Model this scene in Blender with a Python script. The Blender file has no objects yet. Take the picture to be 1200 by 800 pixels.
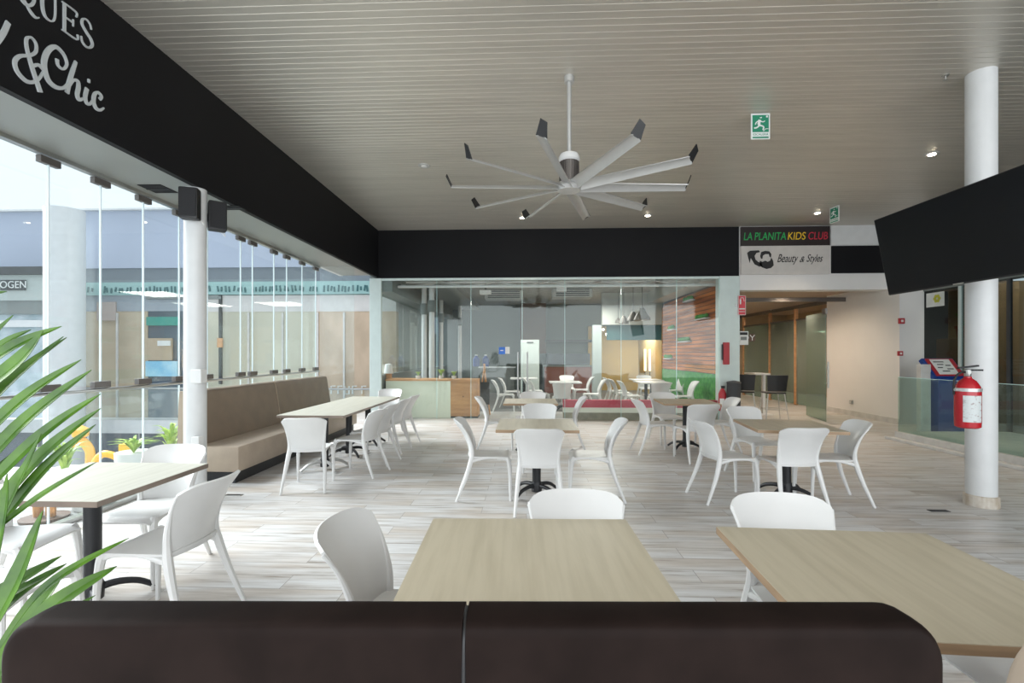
import bpy, bmesh, math, random
from mathutils import Vector, Matrix
random.seed(7)
PI = math.pi
C = bpy.context.scene.collection
SC = bpy.context.scene
# ------------------------------------------------------------------ camera, world, light
F = 570.0; YAW = 0.0403; CX, CY, CH = 594.0, 414.0, 1.5
cd = bpy.data.cameras.new('camera'); cam = bpy.data.objects.new('camera', cd); C.objects.link(cam)
cam.location = (0, 0, CH); cam.rotation_euler = (PI/2, 0, YAW)
cd.sensor_width = 36; cd.lens = F/1200*36
cd.shift_x = 6/1200; cd.shift_y = 14/1200; cd.clip_start = 0.05; cd.clip_end = 300
SC.camera = cam
w = bpy.data.worlds.new('sky'); SC.world = w; w.use_nodes = True
bgn = w.node_tree.nodes['Background']; bgn.inputs[0].default_value = (0.82, 0.91, 1.0, 1); bgn.inputs[1].default_value = .50
SC.view_settings.view_transform = 'Standard'; SC.view_settings.look = 'None'
SC.view_settings.gamma = 1; SC.view_settings.use_curve_mapping = False
SC.view_settings.exposure = 1.38
def area(name, loc, rot, sx, sy, power, col=(1, 1, 1)):
    l = bpy.data.lights.new(name, 'AREA'); l.shape = 'RECTANGLE'; l.size = sx; l.size_y = sy; l.energy = power; l.color = col
    o = bpy.data.objects.new(name, l); o.location = loc; o.rotation_euler = rot; C.objects.link(o); return o
sun = bpy.data.lights.new('sun', 'SUN'); sun.energy = 4.2; sun.angle = math.radians(45); sun.color = (.97, .985, 1)
so = bpy.data.objects.new('sun', sun); so.rotation_euler = Vector((-.80, .14, .62)).to_track_quat('Z', 'Y').to_euler(); C.objects.link(so)
area('rear_daylight_fill', (3, -2.8, 2.1), (math.radians(90), 0, 0), 14, 3.6, 185, (.95, .98, 1))  # unseen panel added behind the camera to brighten the interior

# ------------------------------------------------------------------ helpers
cs, sn = math.cos(YAW), math.sin(YAW)
def W(xc, d, z=0.0): return Vector((xc*cs - d*sn, xc*sn + d*cs, z))
def ray(px, py): return W((px-CX)/F, 1.0, -(py-CY)/F)
def onY(px, py, Y): r = ray(px, py); t = Y/r.y; return Vector((r.x*t, Y, CH + r.z*t))
def onX(px, py, X): r = ray(px, py); t = X/r.x; return Vector((X, r.y*t, CH + r.z*t))
def onZ(px, py, z=0.0): r = ray(px, py); t = (z-CH)/r.z; return Vector((r.x*t, r.y*t, z))
def at(px, py, D): r = ray(px, py); return Vector((r.x*D, r.y*D, CH + r.z*D))
def mat(name, col, rough=.5, metal=0., var=.06, scale=(6, 6, 6), col2=None, bump=0., spec=.5, emit=None, es=0., detail=3, lo=.35, hi=.65, coat=0):
    m = bpy.data.materials.new(name); m.use_nodes = True; N = m.node_tree.nodes; L = m.node_tree.links
    b = N['Principled BSDF']; b.inputs['Roughness'].default_value = rough; b.inputs['Metallic'].default_value = metal
    b.inputs['Specular IOR Level'].default_value = spec; b.inputs['Coat Weight'].default_value = coat
    tc = N.new('ShaderNodeTexCoord'); mp = N.new('ShaderNodeMapping'); nz = N.new('ShaderNodeTexNoise'); rp = N.new('ShaderNodeValToRGB')
    mp.inputs['Scale'].default_value = scale; nz.inputs['Scale'].default_value = 1; nz.inputs['Detail'].default_value = detail
    L.new(tc.outputs['Object'], mp.inputs[0]); L.new(mp.outputs[0], nz.inputs[0]); L.new(nz.outputs[0], rp.inputs[0])
    c2 = col2 or tuple(c*(1-var) for c in col)
    rp.color_ramp.elements[0].position = lo; rp.color_ramp.elements[1].position = hi
    rp.color_ramp.elements[0].color = (*c2, 1); rp.color_ramp.elements[1].color = (*col, 1)
    L.new(rp.outputs[0], b.inputs['Base Color'])
    if bump:
        bp = N.new('ShaderNodeBump'); bp.inputs['Strength'].default_value = bump; bp.inputs['Distance'].default_value = .01
        L.new(nz.outputs[0], bp.inputs['Height']); L.new(bp.outputs[0], b.inputs['Normal'])
    if emit: b.inputs['Emission Color'].default_value = (*emit, 1); b.inputs['Emission Strength'].default_value = es
    return m
def glass(name, tint=(.86, .95, .93), refl=1.0, haze=0.0):
    m = bpy.data.materials.new(name); m.use_nodes = True; N = m.node_tree.nodes; L = m.node_tree.links; N.clear()
    o = N.new('ShaderNodeOutputMaterial'); t = N.new('ShaderNodeBsdfTransparent'); g = N.new('ShaderNodeBsdfGlossy')
    t.inputs[0].default_value = (*tint, 1); g.inputs['Roughness'].default_value = .02; g.inputs[0].default_value = (.95, 1, .98, 1)
    fr = N.new('ShaderNodeLayerWeight'); fr.inputs[0].default_value = .5
    pw = N.new('ShaderNodeMath'); pw.operation = 'POWER'; pw.inputs[1].default_value = 5; L.new(fr.outputs['Facing'], pw.inputs[0])
    mu = N.new('ShaderNodeMath'); mu.operation = 'MULTIPLY_ADD'; mu.inputs[1].default_value = .8*refl; mu.inputs[2].default_value = .035*refl
    mx = N.new('ShaderNodeMixShader'); L.new(pw.outputs[0], mu.inputs[0]); L.new(mu.outputs[0], mx.inputs[0])
    L.new(t.outputs[0], mx.inputs[1]); L.new(g.outputs[0], mx.inputs[2])
    if haze:
        d = N.new('ShaderNodeBsdfDiffuse'); d.inputs[0].default_value = (.85, .93, .92, 1)
        nz = N.new('ShaderNodeTexNoise'); nz.inputs['Scale'].default_value = .8
        ml = N.new('ShaderNodeMath'); ml.operation = 'MULTIPLY'; ml.inputs[1].default_value = haze*2; L.new(nz.outputs[0], ml.inputs[0])
        m2 = N.new('ShaderNodeMixShader'); L.new(ml.outputs[0], m2.inputs[0]); L.new(mx.outputs[0], m2.inputs[1]); L.new(d.outputs[0], m2.inputs[2])
        L.new(m2.outputs[0], o.inputs[0])
    else: L.new(mx.outputs[0], o.inputs[0])
    return m
def stripes(name, c1, c2, axis, freq, duty=.5, rough=.6):
    m = mat(name, c1, rough); N = m.node_tree.nodes; L = m.node_tree.links; b = N['Principled BSDF']
    tc = N.new('ShaderNodeTexCoord'); sp = N.new('ShaderNodeSeparateXYZ'); mu = N.new('ShaderNodeMath'); mu.operation = 'MULTIPLY'; mu.inputs[1].default_value = freq
    fr = N.new('ShaderNodeMath'); fr.operation = 'FRACT'; gt = N.new('ShaderNodeMath'); gt.operation = 'GREATER_THAN'; gt.inputs[1].default_value = duty
    mx = N.new('ShaderNodeMix'); mx.data_type = 'RGBA'; mx.inputs[7].default_value = (*c2, 1)
    rp = [n for n in N if n.type == 'VALTORGB'][0]
    L.new(tc.outputs['Object'], sp.inputs[0]); L.new(sp.outputs[axis], mu.inputs[0]); L.new(mu.outputs[0], fr.inputs[0]); L.new(fr.outputs[0], gt.inputs[0])
    L.new(rp.outputs[0], mx.inputs[6]); L.new(gt.outputs[0], mx.inputs[0]); L.new(mx.outputs[2], b.inputs['Base Color'])
    return m
def add_box(bm, lo, hi, bev=0, M=None, mi=0):
    r = bmesh.ops.create_cube(bm, size=1); vs = r['verts']
    s = [hi[i]-lo[i] for i in range(3)]; c = [(hi[i]+lo[i])/2 for i in range(3)]
    for v in vs: v.co = Vector((v.co.x*s[0]+c[0], v.co.y*s[1]+c[1], v.co.z*s[2]+c[2]))
    fs = set(f for v in vs for f in v.link_faces)
    for f in fs: f.material_index = mi
    if bev:
        es = list(set(e for v in vs for e in v.link_edges))
        rr = bmesh.ops.bevel(bm, geom=es, offset=bev, segments=2, affect='EDGES', profile=.6)
        vs = list(set(v for v in rr['verts']) | set(v for v in vs if v.is_valid))
    if M is not None:
        for v in vs: v.co = M @ v.co
    return vs
def box(lo, hi, bev=0, M=None): bm = bmesh.new(); add_box(bm, lo, hi, bev, M); return bm
def frame(pts, i):
    a = pts[max(i-1, 0)]; b = pts[min(i+1, len(pts)-1)]; t = (b-a).normalized()
    up = Vector((0, 0, 1)) if abs(t.z) < .92 else Vector((0, 1, 0))
    s = t.cross(up).normalized(); return t, s, s.cross(t).normalized()
def add_tube(bm, pts, rad, n=10, flat=1.0, caps=True):
    pts = [Vector(p) for p in pts]; R = rad if isinstance(rad, (list, tuple)) else [rad]*len(pts); rings = []
    t, s, u = frame(pts, 0)
    for i, p in enumerate(pts):
        t2, _, _ = frame(pts, i)
        s = (s - t2*s.dot(t2)).normalized(); u = s.cross(t2).normalized()
        rings.append([bm.verts.new(p + s*math.cos(k*2*PI/n)*R[i] + u*math.sin(k*2*PI/n)*R[i]*flat) for k in range(n)])
    for a, b in zip(rings, rings[1:]):
        for k in range(n): bm.faces.new((a[k], a[(k+1) % n], b[(k+1) % n], b[k]))
    if caps: bm.faces.new(rings[0]); bm.faces.new(rings[-1][::-1])
def tube(pts, rad, n=10, flat=1.0): bm = bmesh.new(); add_tube(bm, pts, rad, n, flat); return bm
def add_lathe(bm, prof, c=(0, 0, 0), n=28, M=None):
    rings = []
    for r, z in prof:
        ring = []
        for k in range(n):
            v = Vector((c[0]+r*math.cos(k*2*PI/n), c[1]+r*math.sin(k*2*PI/n), c[2]+z))
            ring.append(bm.verts.new(M @ v if M is not None else v))
        rings.append(ring)
    for a, b in zip(rings, rings[1:]):
        for k in range(n): bm.faces.new((a[k], a[(k+1) % n], b[(k+1) % n], b[k]))
    bm.faces.new(rings[0][::-1]); bm.faces.new(rings[-1])
def lathe(prof, c=(0, 0, 0), n=28, M=None): bm = bmesh.new(); add_lathe(bm, prof, c, n, M); return bm
def add_shell(bm, fn, nu, nv, th):
    P = [[Vector(fn(i/nu, j/nv)) for j in range(nv+1)] for i in range(nu+1)]
    A, B = [], []
    for i in range(nu+1):
        ra, rb = [], []
        for j in range(nv+1):
            du = P[min(i+1, nu)][j]-P[max(i-1, 0)][j]; dv = P[i][min(j+1, nv)]-P[i][max(j-1, 0)]
            n = du.cross(dv).normalized()*(th/2)
            ra.append(bm.verts.new(P[i][j]+n)); rb.append(bm.verts.new(P[i][j]-n))
        A.append(ra); B.append(rb)
    for i in range(nu):
        for j in range(nv):
            bm.faces.new((A[i][j], A[i+1][j], A[i+1][j+1], A[i][j+1])); bm.faces.new((B[i][j+1], B[i+1][j+1], B[i+1][j], B[i][j]))
    for i in range(nu):
        bm.faces.new((A[i][0], B[i][0], B[i+1][0], A[i+1][0])); bm.faces.new((A[i+1][nv], B[i+1][nv], B[i][nv], A[i][nv]))
    for j in range(nv):
        bm.faces.new((A[0][j+1], B[0][j+1], B[0][j], A[0][j])); bm.faces.new((A[nu][j], B[nu][j], B[nu][j+1], A[nu][j+1]))
def shell(fn, nu, nv, th): bm = bmesh.new(); add_shell(bm, fn, nu, nv, th); return bm
def smoothpts(pts, k=6):
    pts = [Vector(p) for p in pts]; out = []
    for i in range(len(pts)-1):
        p0 = pts[max(i-1, 0)]; p1 = pts[i]; p2 = pts[i+1]; p3 = pts[min(i+2, len(pts)-1)]
        for j in range(k):
            t = j/k; out.append(.5*((2*p1)+(-p0+p2)*t+(2*p0-5*p1+4*p2-p3)*t*t+(-p0+3*p1-3*p2+p3)*t**3))
    out.append(pts[-1]); return out
def obj(name, bm, m, parent=None, smooth=False, loc=None, rotz=None):
    bmesh.ops.recalc_face_normals(bm, faces=bm.faces[:])
    me = bpy.data.meshes.new(name); bm.to_mesh(me); bm.free()
    for mm in (m if isinstance(m, list) else [m]): me.materials.append(mm)
    if smooth:
        for p in me.polygons: p.use_smooth = True
        me.set_sharp_from_angle(angle=math.radians(38))
    o = bpy.data.objects.new(name, me); C.objects.link(o)
    if parent: o.parent = parent
    if loc is not None: o.location = loc
    if rotz is not None: o.rotation_euler = (0, 0, rotz)
    return o
def tag(o, label, cat, group=None, kind=None):
    o['label'] = label; o['category'] = cat
    if group: o['group'] = group
    if kind: o['kind'] = kind
    return o
def thing(name, label, cat, loc=(0, 0, 0), rotz=0, group=None):
    o = bpy.data.objects.new(name, None); C.objects.link(o); o.location = loc; o.rotation_euler = (0, 0, rotz); o.empty_display_size = .1
    return tag(o, label, cat, group)
def struct(name, bm, m, parent=None, smooth=False):
    o = obj(name, bm, m, parent, smooth)
    if not parent: o['kind'] = 'structure'
    return o
CH_ = {}
def dup(root, loc, rotz, label, group=None, scale=1):
    r = root.copy(); C.objects.link(r); r.location = loc; r.rotation_euler = (0, 0, rotz); r['label'] = label; r.scale = (scale,)*3
    if group: r['group'] = group
    for ch in list(root.children):
        c = ch.copy(); C.objects.link(c); c.parent = r
        for g in ch.children: d = g.copy(); C.objects.link(d); d.parent = c
    return r
RB = [0.0]
def ribbon(bm, pts, wd, M, th=.006, k=6, sm=True):
    """a flat stroke in the local x,z plane, thickness along local y"""
    RB[0] = (RB[0] + .0004) % .002
    P = smoothpts([(p[0], 0, p[1]) for p in pts], k) if sm else [Vector((p[0], 0, p[1])) for p in pts]
    n = len(P); W_ = [wd]*n
    if isinstance(wd, (list, tuple)):
        m = len(wd)-1; W_ = [wd[min(int(i/(n-1)*m), m-1)]*(1-(i/(n-1)*m-min(int(i/(n-1)*m), m-1))) + wd[min(int(i/(n-1)*m), m-1)+1]*(i/(n-1)*m-min(int(i/(n-1)*m), m-1)) for i in range(n)]
    rows = []
    for i, p in enumerate(P):
        t = (P[min(i+1, n-1)]-P[max(i-1, 0)]).normalized(); s = Vector((-t.z, 0, t.x))*W_[i]/2
        y = Vector((0, th/2, 0)); p = p + Vector((0, -RB[0] - .0018*i/n, 0)); rows.append([bm.verts.new(M @ q) for q in (p+s+y, p-s+y, p-s-y, p+s-y)])
    for a, b in zip(rows, rows[1:]):
        for j in range(4): bm.faces.new((a[j], a[(j+1) % 4], b[(j+1) % 4], b[j]))
    bm.faces.new(rows[0]); bm.faces.new(rows[-1][::-1])
def textmesh(name, body, size, m, M, parent=None, ext=.003, shear=0, space=1.0, align='CENTER', sx=1.0):
    cu = bpy.data.curves.new(name, 'FONT'); cu.body = body; cu.size = size; cu.extrude = ext; cu.shear = shear; cu.space_character = space; cu.align_x = align; cu.align_y = 'CENTER'
    t = bpy.data.objects.new(name, cu); C.objects.link(t); bpy.context.view_layer.update()
    me = bpy.data.meshes.new_from_object(t.evaluated_get(bpy.context.evaluated_depsgraph_get()))
    bpy.data.objects.remove(t); me.transform(M @ Matrix.Diagonal((sx, 1, 1, 1))); me.materials.clear(); me.materials.append(m); me.name = name
    o = bpy.data.objects.new(name, me); C.objects.link(o)
    if parent: o.parent = parent
    return o
def Mface(loc, xdir, tilt=None):
    """local x -> xdir, local z(up of ribbon) -> world z; ribbon space (x, y=normal, z)"""
    x = Vector(xdir).normalized(); z = Vector((0, 0, 1)); y = z.cross(x)
    return Matrix.Translation(loc) @ Matrix((x, y, z)).transposed().to_4x4()
def Mtext(loc, xdir):
    x = Vector(xdir).normalized(); y = Vector((0, 0, 1)); z = x.cross(y)
    return Matrix.Translation(loc) @ Matrix((x, y, z)).transposed().to_4x4()

# ------------------------------------------------------------------ materials
M = {}
M['white'] = mat('white_plastic', (.72, .72, .71), .34, var=.03)
M['colw'] = mat('white_paint', (.68, .69, .69), .4, var=.05)
M['black'] = mat('black_panel', (.0075, .0075, .009), .6, var=.2, scale=(.8, .8, .8), spec=.2)
M['wallw'] = mat('plaster_white', (.76, .745, .73), .7, var=.05, scale=(1, 1, 1))
M['soffit'] = mat('soffit_grey', (.30, .31, .29), .35, metal=.3, var=.12, scale=(.6, .6, .6))
M['steel'] = mat('brushed_steel', (.52, .52, .51), .3, metal=1, var=.1)
M['hinge'] = mat('hinge_metal', (.16, .145, .135), .4, metal=.6, var=.1)
M['dmetal'] = mat('black_iron', (.018, .019, .022), .45, var=.2)
M['silver'] = mat('silver_paint', (.55, .55, .54), .35, metal=.5, var=.06)
M['rubber'] = mat('black_plastic', (.012, .012, .013), .5, var=.2)
M['leather'] = mat('dark_brown_leather', (.0145, .0088, .0074), .6, var=.35, scale=(9, 9, 9), bump=.1, spec=.07)
M['beige'] = mat('beige_leather', (.44, .355, .275), .42, var=.12, scale=(5, 5, 5), bump=.1)
M['taupe'] = mat('taupe_leather', (.215, .155, .105), .42, var=.12, scale=(5, 5, 5), bump=.1)
M['stitch'] = mat('pale_stitching', (.25, .2, .15), .8)
M['green'] = mat('leaf_green', (.085, .20, .010), .42, col2=(.022, .075, .006), scale=(14, 14, 14), lo=.3, hi=.7)
M['ygreen'] = mat('leaf_yellow_green', (.42, .55, .10), .45, col2=(.18, .34, .05), scale=(12, 12, 12))
M['glass'] = glass('clear_glass', (.965, .988, .988), 1.0, .03)
M['bglass'] = glass('shop_glass', (.945, .97, .96), .75, .006)
M['dglass'] = glass('dark_shop_glass', (.62, .66, .65), .7)
M['gedge'] = mat('glass_edge', (.60, .86, .84), .12, var=.05, spec=.8)
M['gedgew'] = mat('bright_glass_edge', (.82, .93, .96), .15, var=.03)
M['alum'] = mat('white_aluminium', (.62, .72, .70), .4, var=.05)
M['lamp'] = mat('lamp_glow', (1, .95, .85), .5, emit=(1, .86, .66), es=14)
M['screen'] = mat('tv_screen', (.004, .0045, .007), .3, spec=.22, var=.3, scale=(2, 2, 2))
M['red'] = mat('extinguisher_red', (.48, .012, .022), .25, var=.1)
M['redp'] = mat('red_painted', (.42, .03, .04), .45)
M['paper'] = mat('paper_white', (.72, .74, .72), .7)
M['signg'] = mat('sign_green', (.01, .22, .12), .5)
M['lett'] = mat('silver_lettering', (.50, .53, .54), .45, var=.08)
M['blue'] = mat('kiosk_blue', (.012, .055, .26), .4)
M['teal'] = mat('teal_paint', (.03, .12, .13), .6)
M['yel'] = mat('yellow_plastic', (.85, .45, .03), .45)
M['terra'] = mat('terracotta', (.25, .06, .03), .7)
M['wood'] = mat('oak_wood', (.66, .36, .17), .5, col2=(.50, .25, .11), scale=(2, 2, 14), detail=5)
M['grey'] = mat('grey_paint', (.20, .225, .22), .7, var=.12, scale=(1, 1, 1))
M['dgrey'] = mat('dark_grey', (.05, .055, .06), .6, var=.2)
M['mgreen'] = mat('moss_green', (.08, .34, .05), .8, col2=(.03, .2, .03), scale=(9, 9, 9))
M['mint'] = mat('pale_green_panel', (.84, .86, .72), .3, var=.05, scale=(1, 1, 1))
M['mustard'] = mat('mustard_wall', (.48, .34, .13), .7, var=.15, scale=(1, 1, 1))
M['brownw'] = mat('brown_panel', (.10, .055, .035), .6, var=.2)
M['stone'] = mat('pale_stone', (.62, .61, .59), .6, var=.15)
def wood_top(name, base, dark):
    m = mat(name, base, .38, col2=dark, scale=(30, 2.2, 1), detail=6, lo=.25, hi=.6); return m
M['top'] = wood_top('laminate_top', (.50, .445, .335), (.42, .37, .27))
M['top_daylit'] = wood_top('daylit_laminate_top', (.47, .455, .39), (.40, .385, .32))  # same laminate on the left tables, window light painted in as whiter tone
M['edge'] = mat('laminate_edge', (.40, .27, .16), .5, col2=(.30, .20, .12), scale=(4, 4, 40))
M['edged'] = mat('grey_laminate_edge', (.22, .17, .135), .5, var=.2)
def floor_mat():
    m = bpy.data.materials.new('whitewashed_plank_tile'); m.use_nodes = True; N = m.node_tree.nodes; L = m.node_tree.links; b = N['Principled BSDF']
    tc = N.new('ShaderNodeTexCoord')
    br = N.new('ShaderNodeTexBrick'); br.offset = .37; br.offset_frequency = 2; br.inputs['Scale'].default_value = 1
    br.inputs['Brick Width'].default_value = 1.15; br.inputs['Row Height'].default_value = .19; br.inputs['Mortar Size'].default_value = .0025; br.inputs['Mortar Smooth'].default_value = .2
    br.inputs['Color1'].default_value = (0, 0, 0, 1); br.inputs['Color2'].default_value = (1, 1, 1, 1); br.inputs['Mortar'].default_value = (.5, .5, .5, 1)
    L.new(tc.outputs['Object'], br.inputs[0])
    # offset the grain per plank
    ad = N.new('ShaderNodeVectorMath'); ad.operation = 'MULTIPLY_ADD'; ad.inputs[1].default_value = (37, 19, 0)
    L.new(br.outputs['Color'], ad.inputs[0]); L.new(tc.outputs['Object'], ad.inputs[2])
    mp = N.new('ShaderNodeMapping'); mp.inputs['Scale'].default_value = (1.6, 20, 1); L.new(ad.outputs[0], mp.inputs[0])
    nz = N.new('ShaderNodeTexNoise'); nz.inputs['Scale'].default_value = 1; nz.inputs['Detail'].default_value = 7; nz.inputs['Roughness'].default_value = .62; L.new(mp.outputs[0], nz.inputs[0])
    r1 = N.new('ShaderNodeValToRGB'); e = r1.color_ramp.elements; e[0].position = .32; e[0].color = (.27, .235, .20, 1); e[1].position = .50; e[1].color = (.56, .55, .545, 1)
    x = e.new(.40); x.color = (.465, .445, .425, 1); x = e.new(.62); x.color = (.63, .63, .63, 1); L.new(nz.outputs[0], r1.inputs[0])
    n2 = N.new('ShaderNodeTexNoise'); n2.inputs['Scale'].default_value = 1.0; n2.inputs['Detail'].default_value = 2
    mp2 = N.new('ShaderNodeMapping'); mp2.inputs['Scale'].default_value = (.8, 3.5, 1); L.new(ad.outputs[0], mp2.inputs[0]); L.new(mp2.outputs[0], n2.inputs[0])
    r2 = N.new('ShaderNodeValToRGB'); r2.color_ramp.elements[0].position = .35; r2.color_ramp.elements[0].color = (.86, .79, .72, 1); r2.color_ramp.elements[1].position = .55; r2.color_ramp.elements[1].color = (1, 1, 1, 1); L.new(n2.outputs[0], r2.inputs[0])
    mx = N.new('ShaderNodeMix'); mx.data_type = 'RGBA'; mx.blend_type = 'MULTIPLY'; mx.inputs[0].default_value = 1; L.new(r1.outputs[0], mx.inputs[6]); L.new(r2.outputs[0], mx.inputs[7])
    m3 = N.new('ShaderNodeMix'); m3.data_type = 'RGBA'; L.new(br.outputs['Fac'], m3.inputs[0]); L.new(mx.outputs[2], m3.inputs[6]); m3.inputs[7].default_value = (.26, .24, .22, 1)
    L.new(m3.outputs[2], b.inputs['Base Color']); b.inputs['Roughness'].default_value = .36
    bp = N.new('ShaderNodeBump'); bp.inputs['Strength'].default_value = .08; bp.inputs['Distance'].default_value = .004; L.new(nz.outputs[0], bp.inputs['Height']); L.new(bp.outputs[0], b.inputs['Normal'])
    return m
M['floor'] = floor_mat()
M['ceil'] = mat('champagne_metal_slats', (.62, .59, .53), .42, metal=.7, var=.08, scale=(.5, 6, 1))

# ------------------------------------------------------------------ room shell
XL = -3.34      # inner face of the left black beam
XG = -4.05      # glass line
YB = 10.84      # back wall plane
ZC = 4.27       # ceiling
ZS = 3.20       # soffit
struct('floor', box((-4.2, -3, -.25), (14, 22, 0)), M['floor'])
B_X = onZ(1052, 497).x
def ceiling():
    bm = bmesh.new(); p = .085; y = -3.0; pr = []
    while y < YB: pr += [(y, ZC+.003), (y+.003, ZC), (y+p-.009, ZC), (y+p-.006, ZC+.003)]; y += p
    a = [bm.verts.new((XL+.001, q[0], q[1])) for q in pr]; b = [bm.verts.new((8.6, q[0], q[1])) for q in pr]
    for i in range(len(pr)-1): bm.faces.new((a[i], a[i+1], b[i+1], b[i]))
    add_box(bm, (XL, -3, ZC+.03), (14, YB, ZC+.2)); return bm
struct('ceiling', ceiling(), M['ceil'])
# left beam: black fascia above a grey soffit
struct('trim_1', box((XL-.06, -3, ZS), (XL, YB+.06, ZC+.2)), M['black'])
sb = box((XG-.12, -3, ZS), (XL-.061, 9.35, ZS+.06)); struct('trim_2', sb, M['soffit'])
struct('trim_3', box((XG-.12, 9.35, ZS+.06), (XL-.06, YB, ZS+.12)), M['soffit'])
struct('trim_4', box((XG-.2, -3, ZS+.06), (XG-.12, YB+.06, ZC+.2)), M['wallw'])
# back black fascia
struct('trim_5', box((XL, YB, 3.19), (onY(866, 300, YB).x, YB+.25, ZC+.1)), M['black'])
# dark recesses in the soffit
for a, b_, lb in (((172, 216), (198, 225.5), 'left of the column with the speakers'), ((268, 241.5), (276, 244.5), 'just beyond the speakers on the column')):
    p = onZ(a[0], a[1], ZS); q = onZ(b_[0], b_[1], ZS)
    t = thing('ceiling_vent', 'black square hatch in the grey soffit ' + lb, 'vent', ((p.x+q.x)/2, (p.y+q.y)/2, ZS)); hx, hy = max(abs(p.x-q.x)/2, .12), max(abs(p.y-q.y)/2, .08)
    obj('opening', box((-hx, -hy, -.006), (hx, hy, -.001)), M['black'], t); obj('louvre', box((-hx, -.01, -.012), (hx, .01, -.004)), M['dmetal'], t)
# left glazing: folding glass panels above a balustrade
YS = [onX(px, 300, XG).y for px in (-60, 57, 118, 168, 210, 243, 282, 296, 321, 336, 354, 370)]
YS = [1.2, 2.95, ] + YS[1:] if False else [2.0, 2.62] + [max(y, 0) for y in YS[1:]]
def pane(name, y0, y1, z0, z1, x=XG, g=None):
    o = struct(name, box((x-.006, y0+.004, z0), (x+.006, y1-.004, z1)), g or M['glass'])
    e = obj('glass_edge', box((x-.008, y1-.008, z0), (x+.008, y1+.002, z1)), M['gedgew'], o)
    return o
nw = 1
for i in range(len(YS)-1):
    y0, y1 = YS[i], YS[i+1]
    o = pane('window_%d' % nw, y0, y1, 1.20, ZS-.04); nw += 1
    for zc, nm in ((ZS-.075, 'hinge'), (1.205, 'hinge')):
        obj(nm, box((XG-.025, y1-.09, zc-.03), (XG+.025, y1+.09, zc+.03), .006), M['hinge'], o)
    o = pane('window_%d' % nw, y0, y1, .04, 1.13); nw += 1
struct('trim_6', box((XG-.02, 1.4, ZS-.035), (XG+.03, 9.35, ZS)), M['steel'])
struct('trim_7', tube([(XG, 1.4, 1.155), (XG, 9.35, 1.155)], .016), M['steel'], smooth=True)
struct('trim_8', box((XG-.04, 1.4, 0), (XG+.04, 9.35, .04)), M['steel'])
# return glass at the end of the balcony
struct('window_%d' % nw, box((XG+.01, 9.36, .0), (XL-.02, 9.372, ZS+.06)), M['glass']); nw += 1
# corner post of the back glass front
p0 = onY(436, 330, YB); p1 = onY(447, 330, YB)
struct('trim_9', box((p0.x-.05, YB-.03, 0), (p1.x, YB+.05, 3.19), .008), M['alum'])
struct('trim_10', box((p1.x, YB, 3.14), (onY(843, 330, YB).x, YB+.05, 3.19)), M['alum'])
struct('trim_11', box((onY(843, 0, YB).x, YB-.04, 0), (onY(866, 0, YB).x, YB+.22, 3.19), .006), M['alum'])
bx = [447, 512, 552, 612, 662, 728, 793, 843]
for i in range(len(bx)-1):
    a = onY(bx[i], 0, YB).x; b_ = onY(bx[i+1], 0, YB).x
    nm = 'door_%d' % (i-1) if i in (2, 3) else 'window_%d' % nw
    o = struct(nm, box((a+.004, YB, .03), (b_-.004, YB+.012, 3.14)), M['bglass']); nw += 1
    obj('glass_edge', box((b_-.006, YB-.002, .03), (b_+.002, YB+.014, 3.14)), M['gedge'], o)
    if i in (2, 3):
        hx = onY(607 if i == 2 else 618, 0, YB).x
        h = tube([(hx, YB-.07, .55), (hx, YB-.07, 1.53)], .018); 
        for z in (.7, 1.4): add_tube(h, [(hx, YB-.07, z), (hx, YB, z)], .01)
        obj('door_handle', h, M['steel'], o, True)
        obj('lock', box((hx-.06, YB-.02, .04), (hx+.06, YB+.03, .12)), M['steel'], o)
# bulkhead over the corridor, with its chequered panels
XR0 = onY(866, 0, YB).x; XR1 = onY(1083, 0, YB-.3).x
struct('trim_12', box((XR0, YB-.02, 2.88), (XR1, YB+.3, ZC+.05)), M['wallw'])
pz = lambda py, px=1000: onY(px, py, YB-.03).z
px_ = lambda px: onY(px, 300, YB-.03).x
struct('trim_13', box((px_(973), YB-.05, pz(287)), (px_(1084), YB-.02, pz(264))), M['colw'])
struct('trim_14', box((px_(974), YB-.055, pz(320)), (px_(1084), YB-.02, pz(288))), M['black'])
# right white wall of the corridor
YW = 0; A = onZ(968, 483.5); B = onZ(1052, 497)
YW = onX(969, 400, B.x).y
struct('wall_right', box((B.x, B.y-.05, 0), (B.x+.2, YW, ZC)), M['wallw'])
struct('baseboard_right', box((B.x-.015, B.y-.05, 0), (B.x, YW, .12)), M['stone'])
XS = onY(1083, 0, B.y-.05).x
struct('wall_front', box((B.x+.2, B.y-.05, 0), (XS, B.y+.1, ZC)), M['wallw'])
XRW = B.x
# ------------------------------------------------------------------ corridor beyond
struct('wall_corridor', box((XR0-.05, 19.5, 0), (10.3, 19.7, 3.2)), mat('warm_plaster', (.42, .33, .22), .7, var=.15, scale=(1, 1, 1)))
struct('wall_corridor_left', box((XR0-.06, YB+.3, 0), (XR0-.0, 19.5, 3.2)), mat('tan_plaster', (.42, .33, .22), .7, var=.15, scale=(1, 1, 1)))
struct('ceiling_corridor', box((XR0, YB+.3, 3.0), (13.5, 19.5, 3.1)), mat('corridor_ceiling', (.50, .38, .28), .6))
struct('wall_corridor_right', box((10.2, 10.5, 0), (10.3, 19.5, 3.0)), mat('corridor_side', (.38, .27, .16), .7))
struct('trim_15', box((XRW, YW, 2.80), (XRW+.06, 19.0, 2.90)), M['hinge'])
struct('trim_16', box((XR0, 12.3, 2.78), (XRW, 12.36, 2.88)), M['hinge'])
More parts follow.
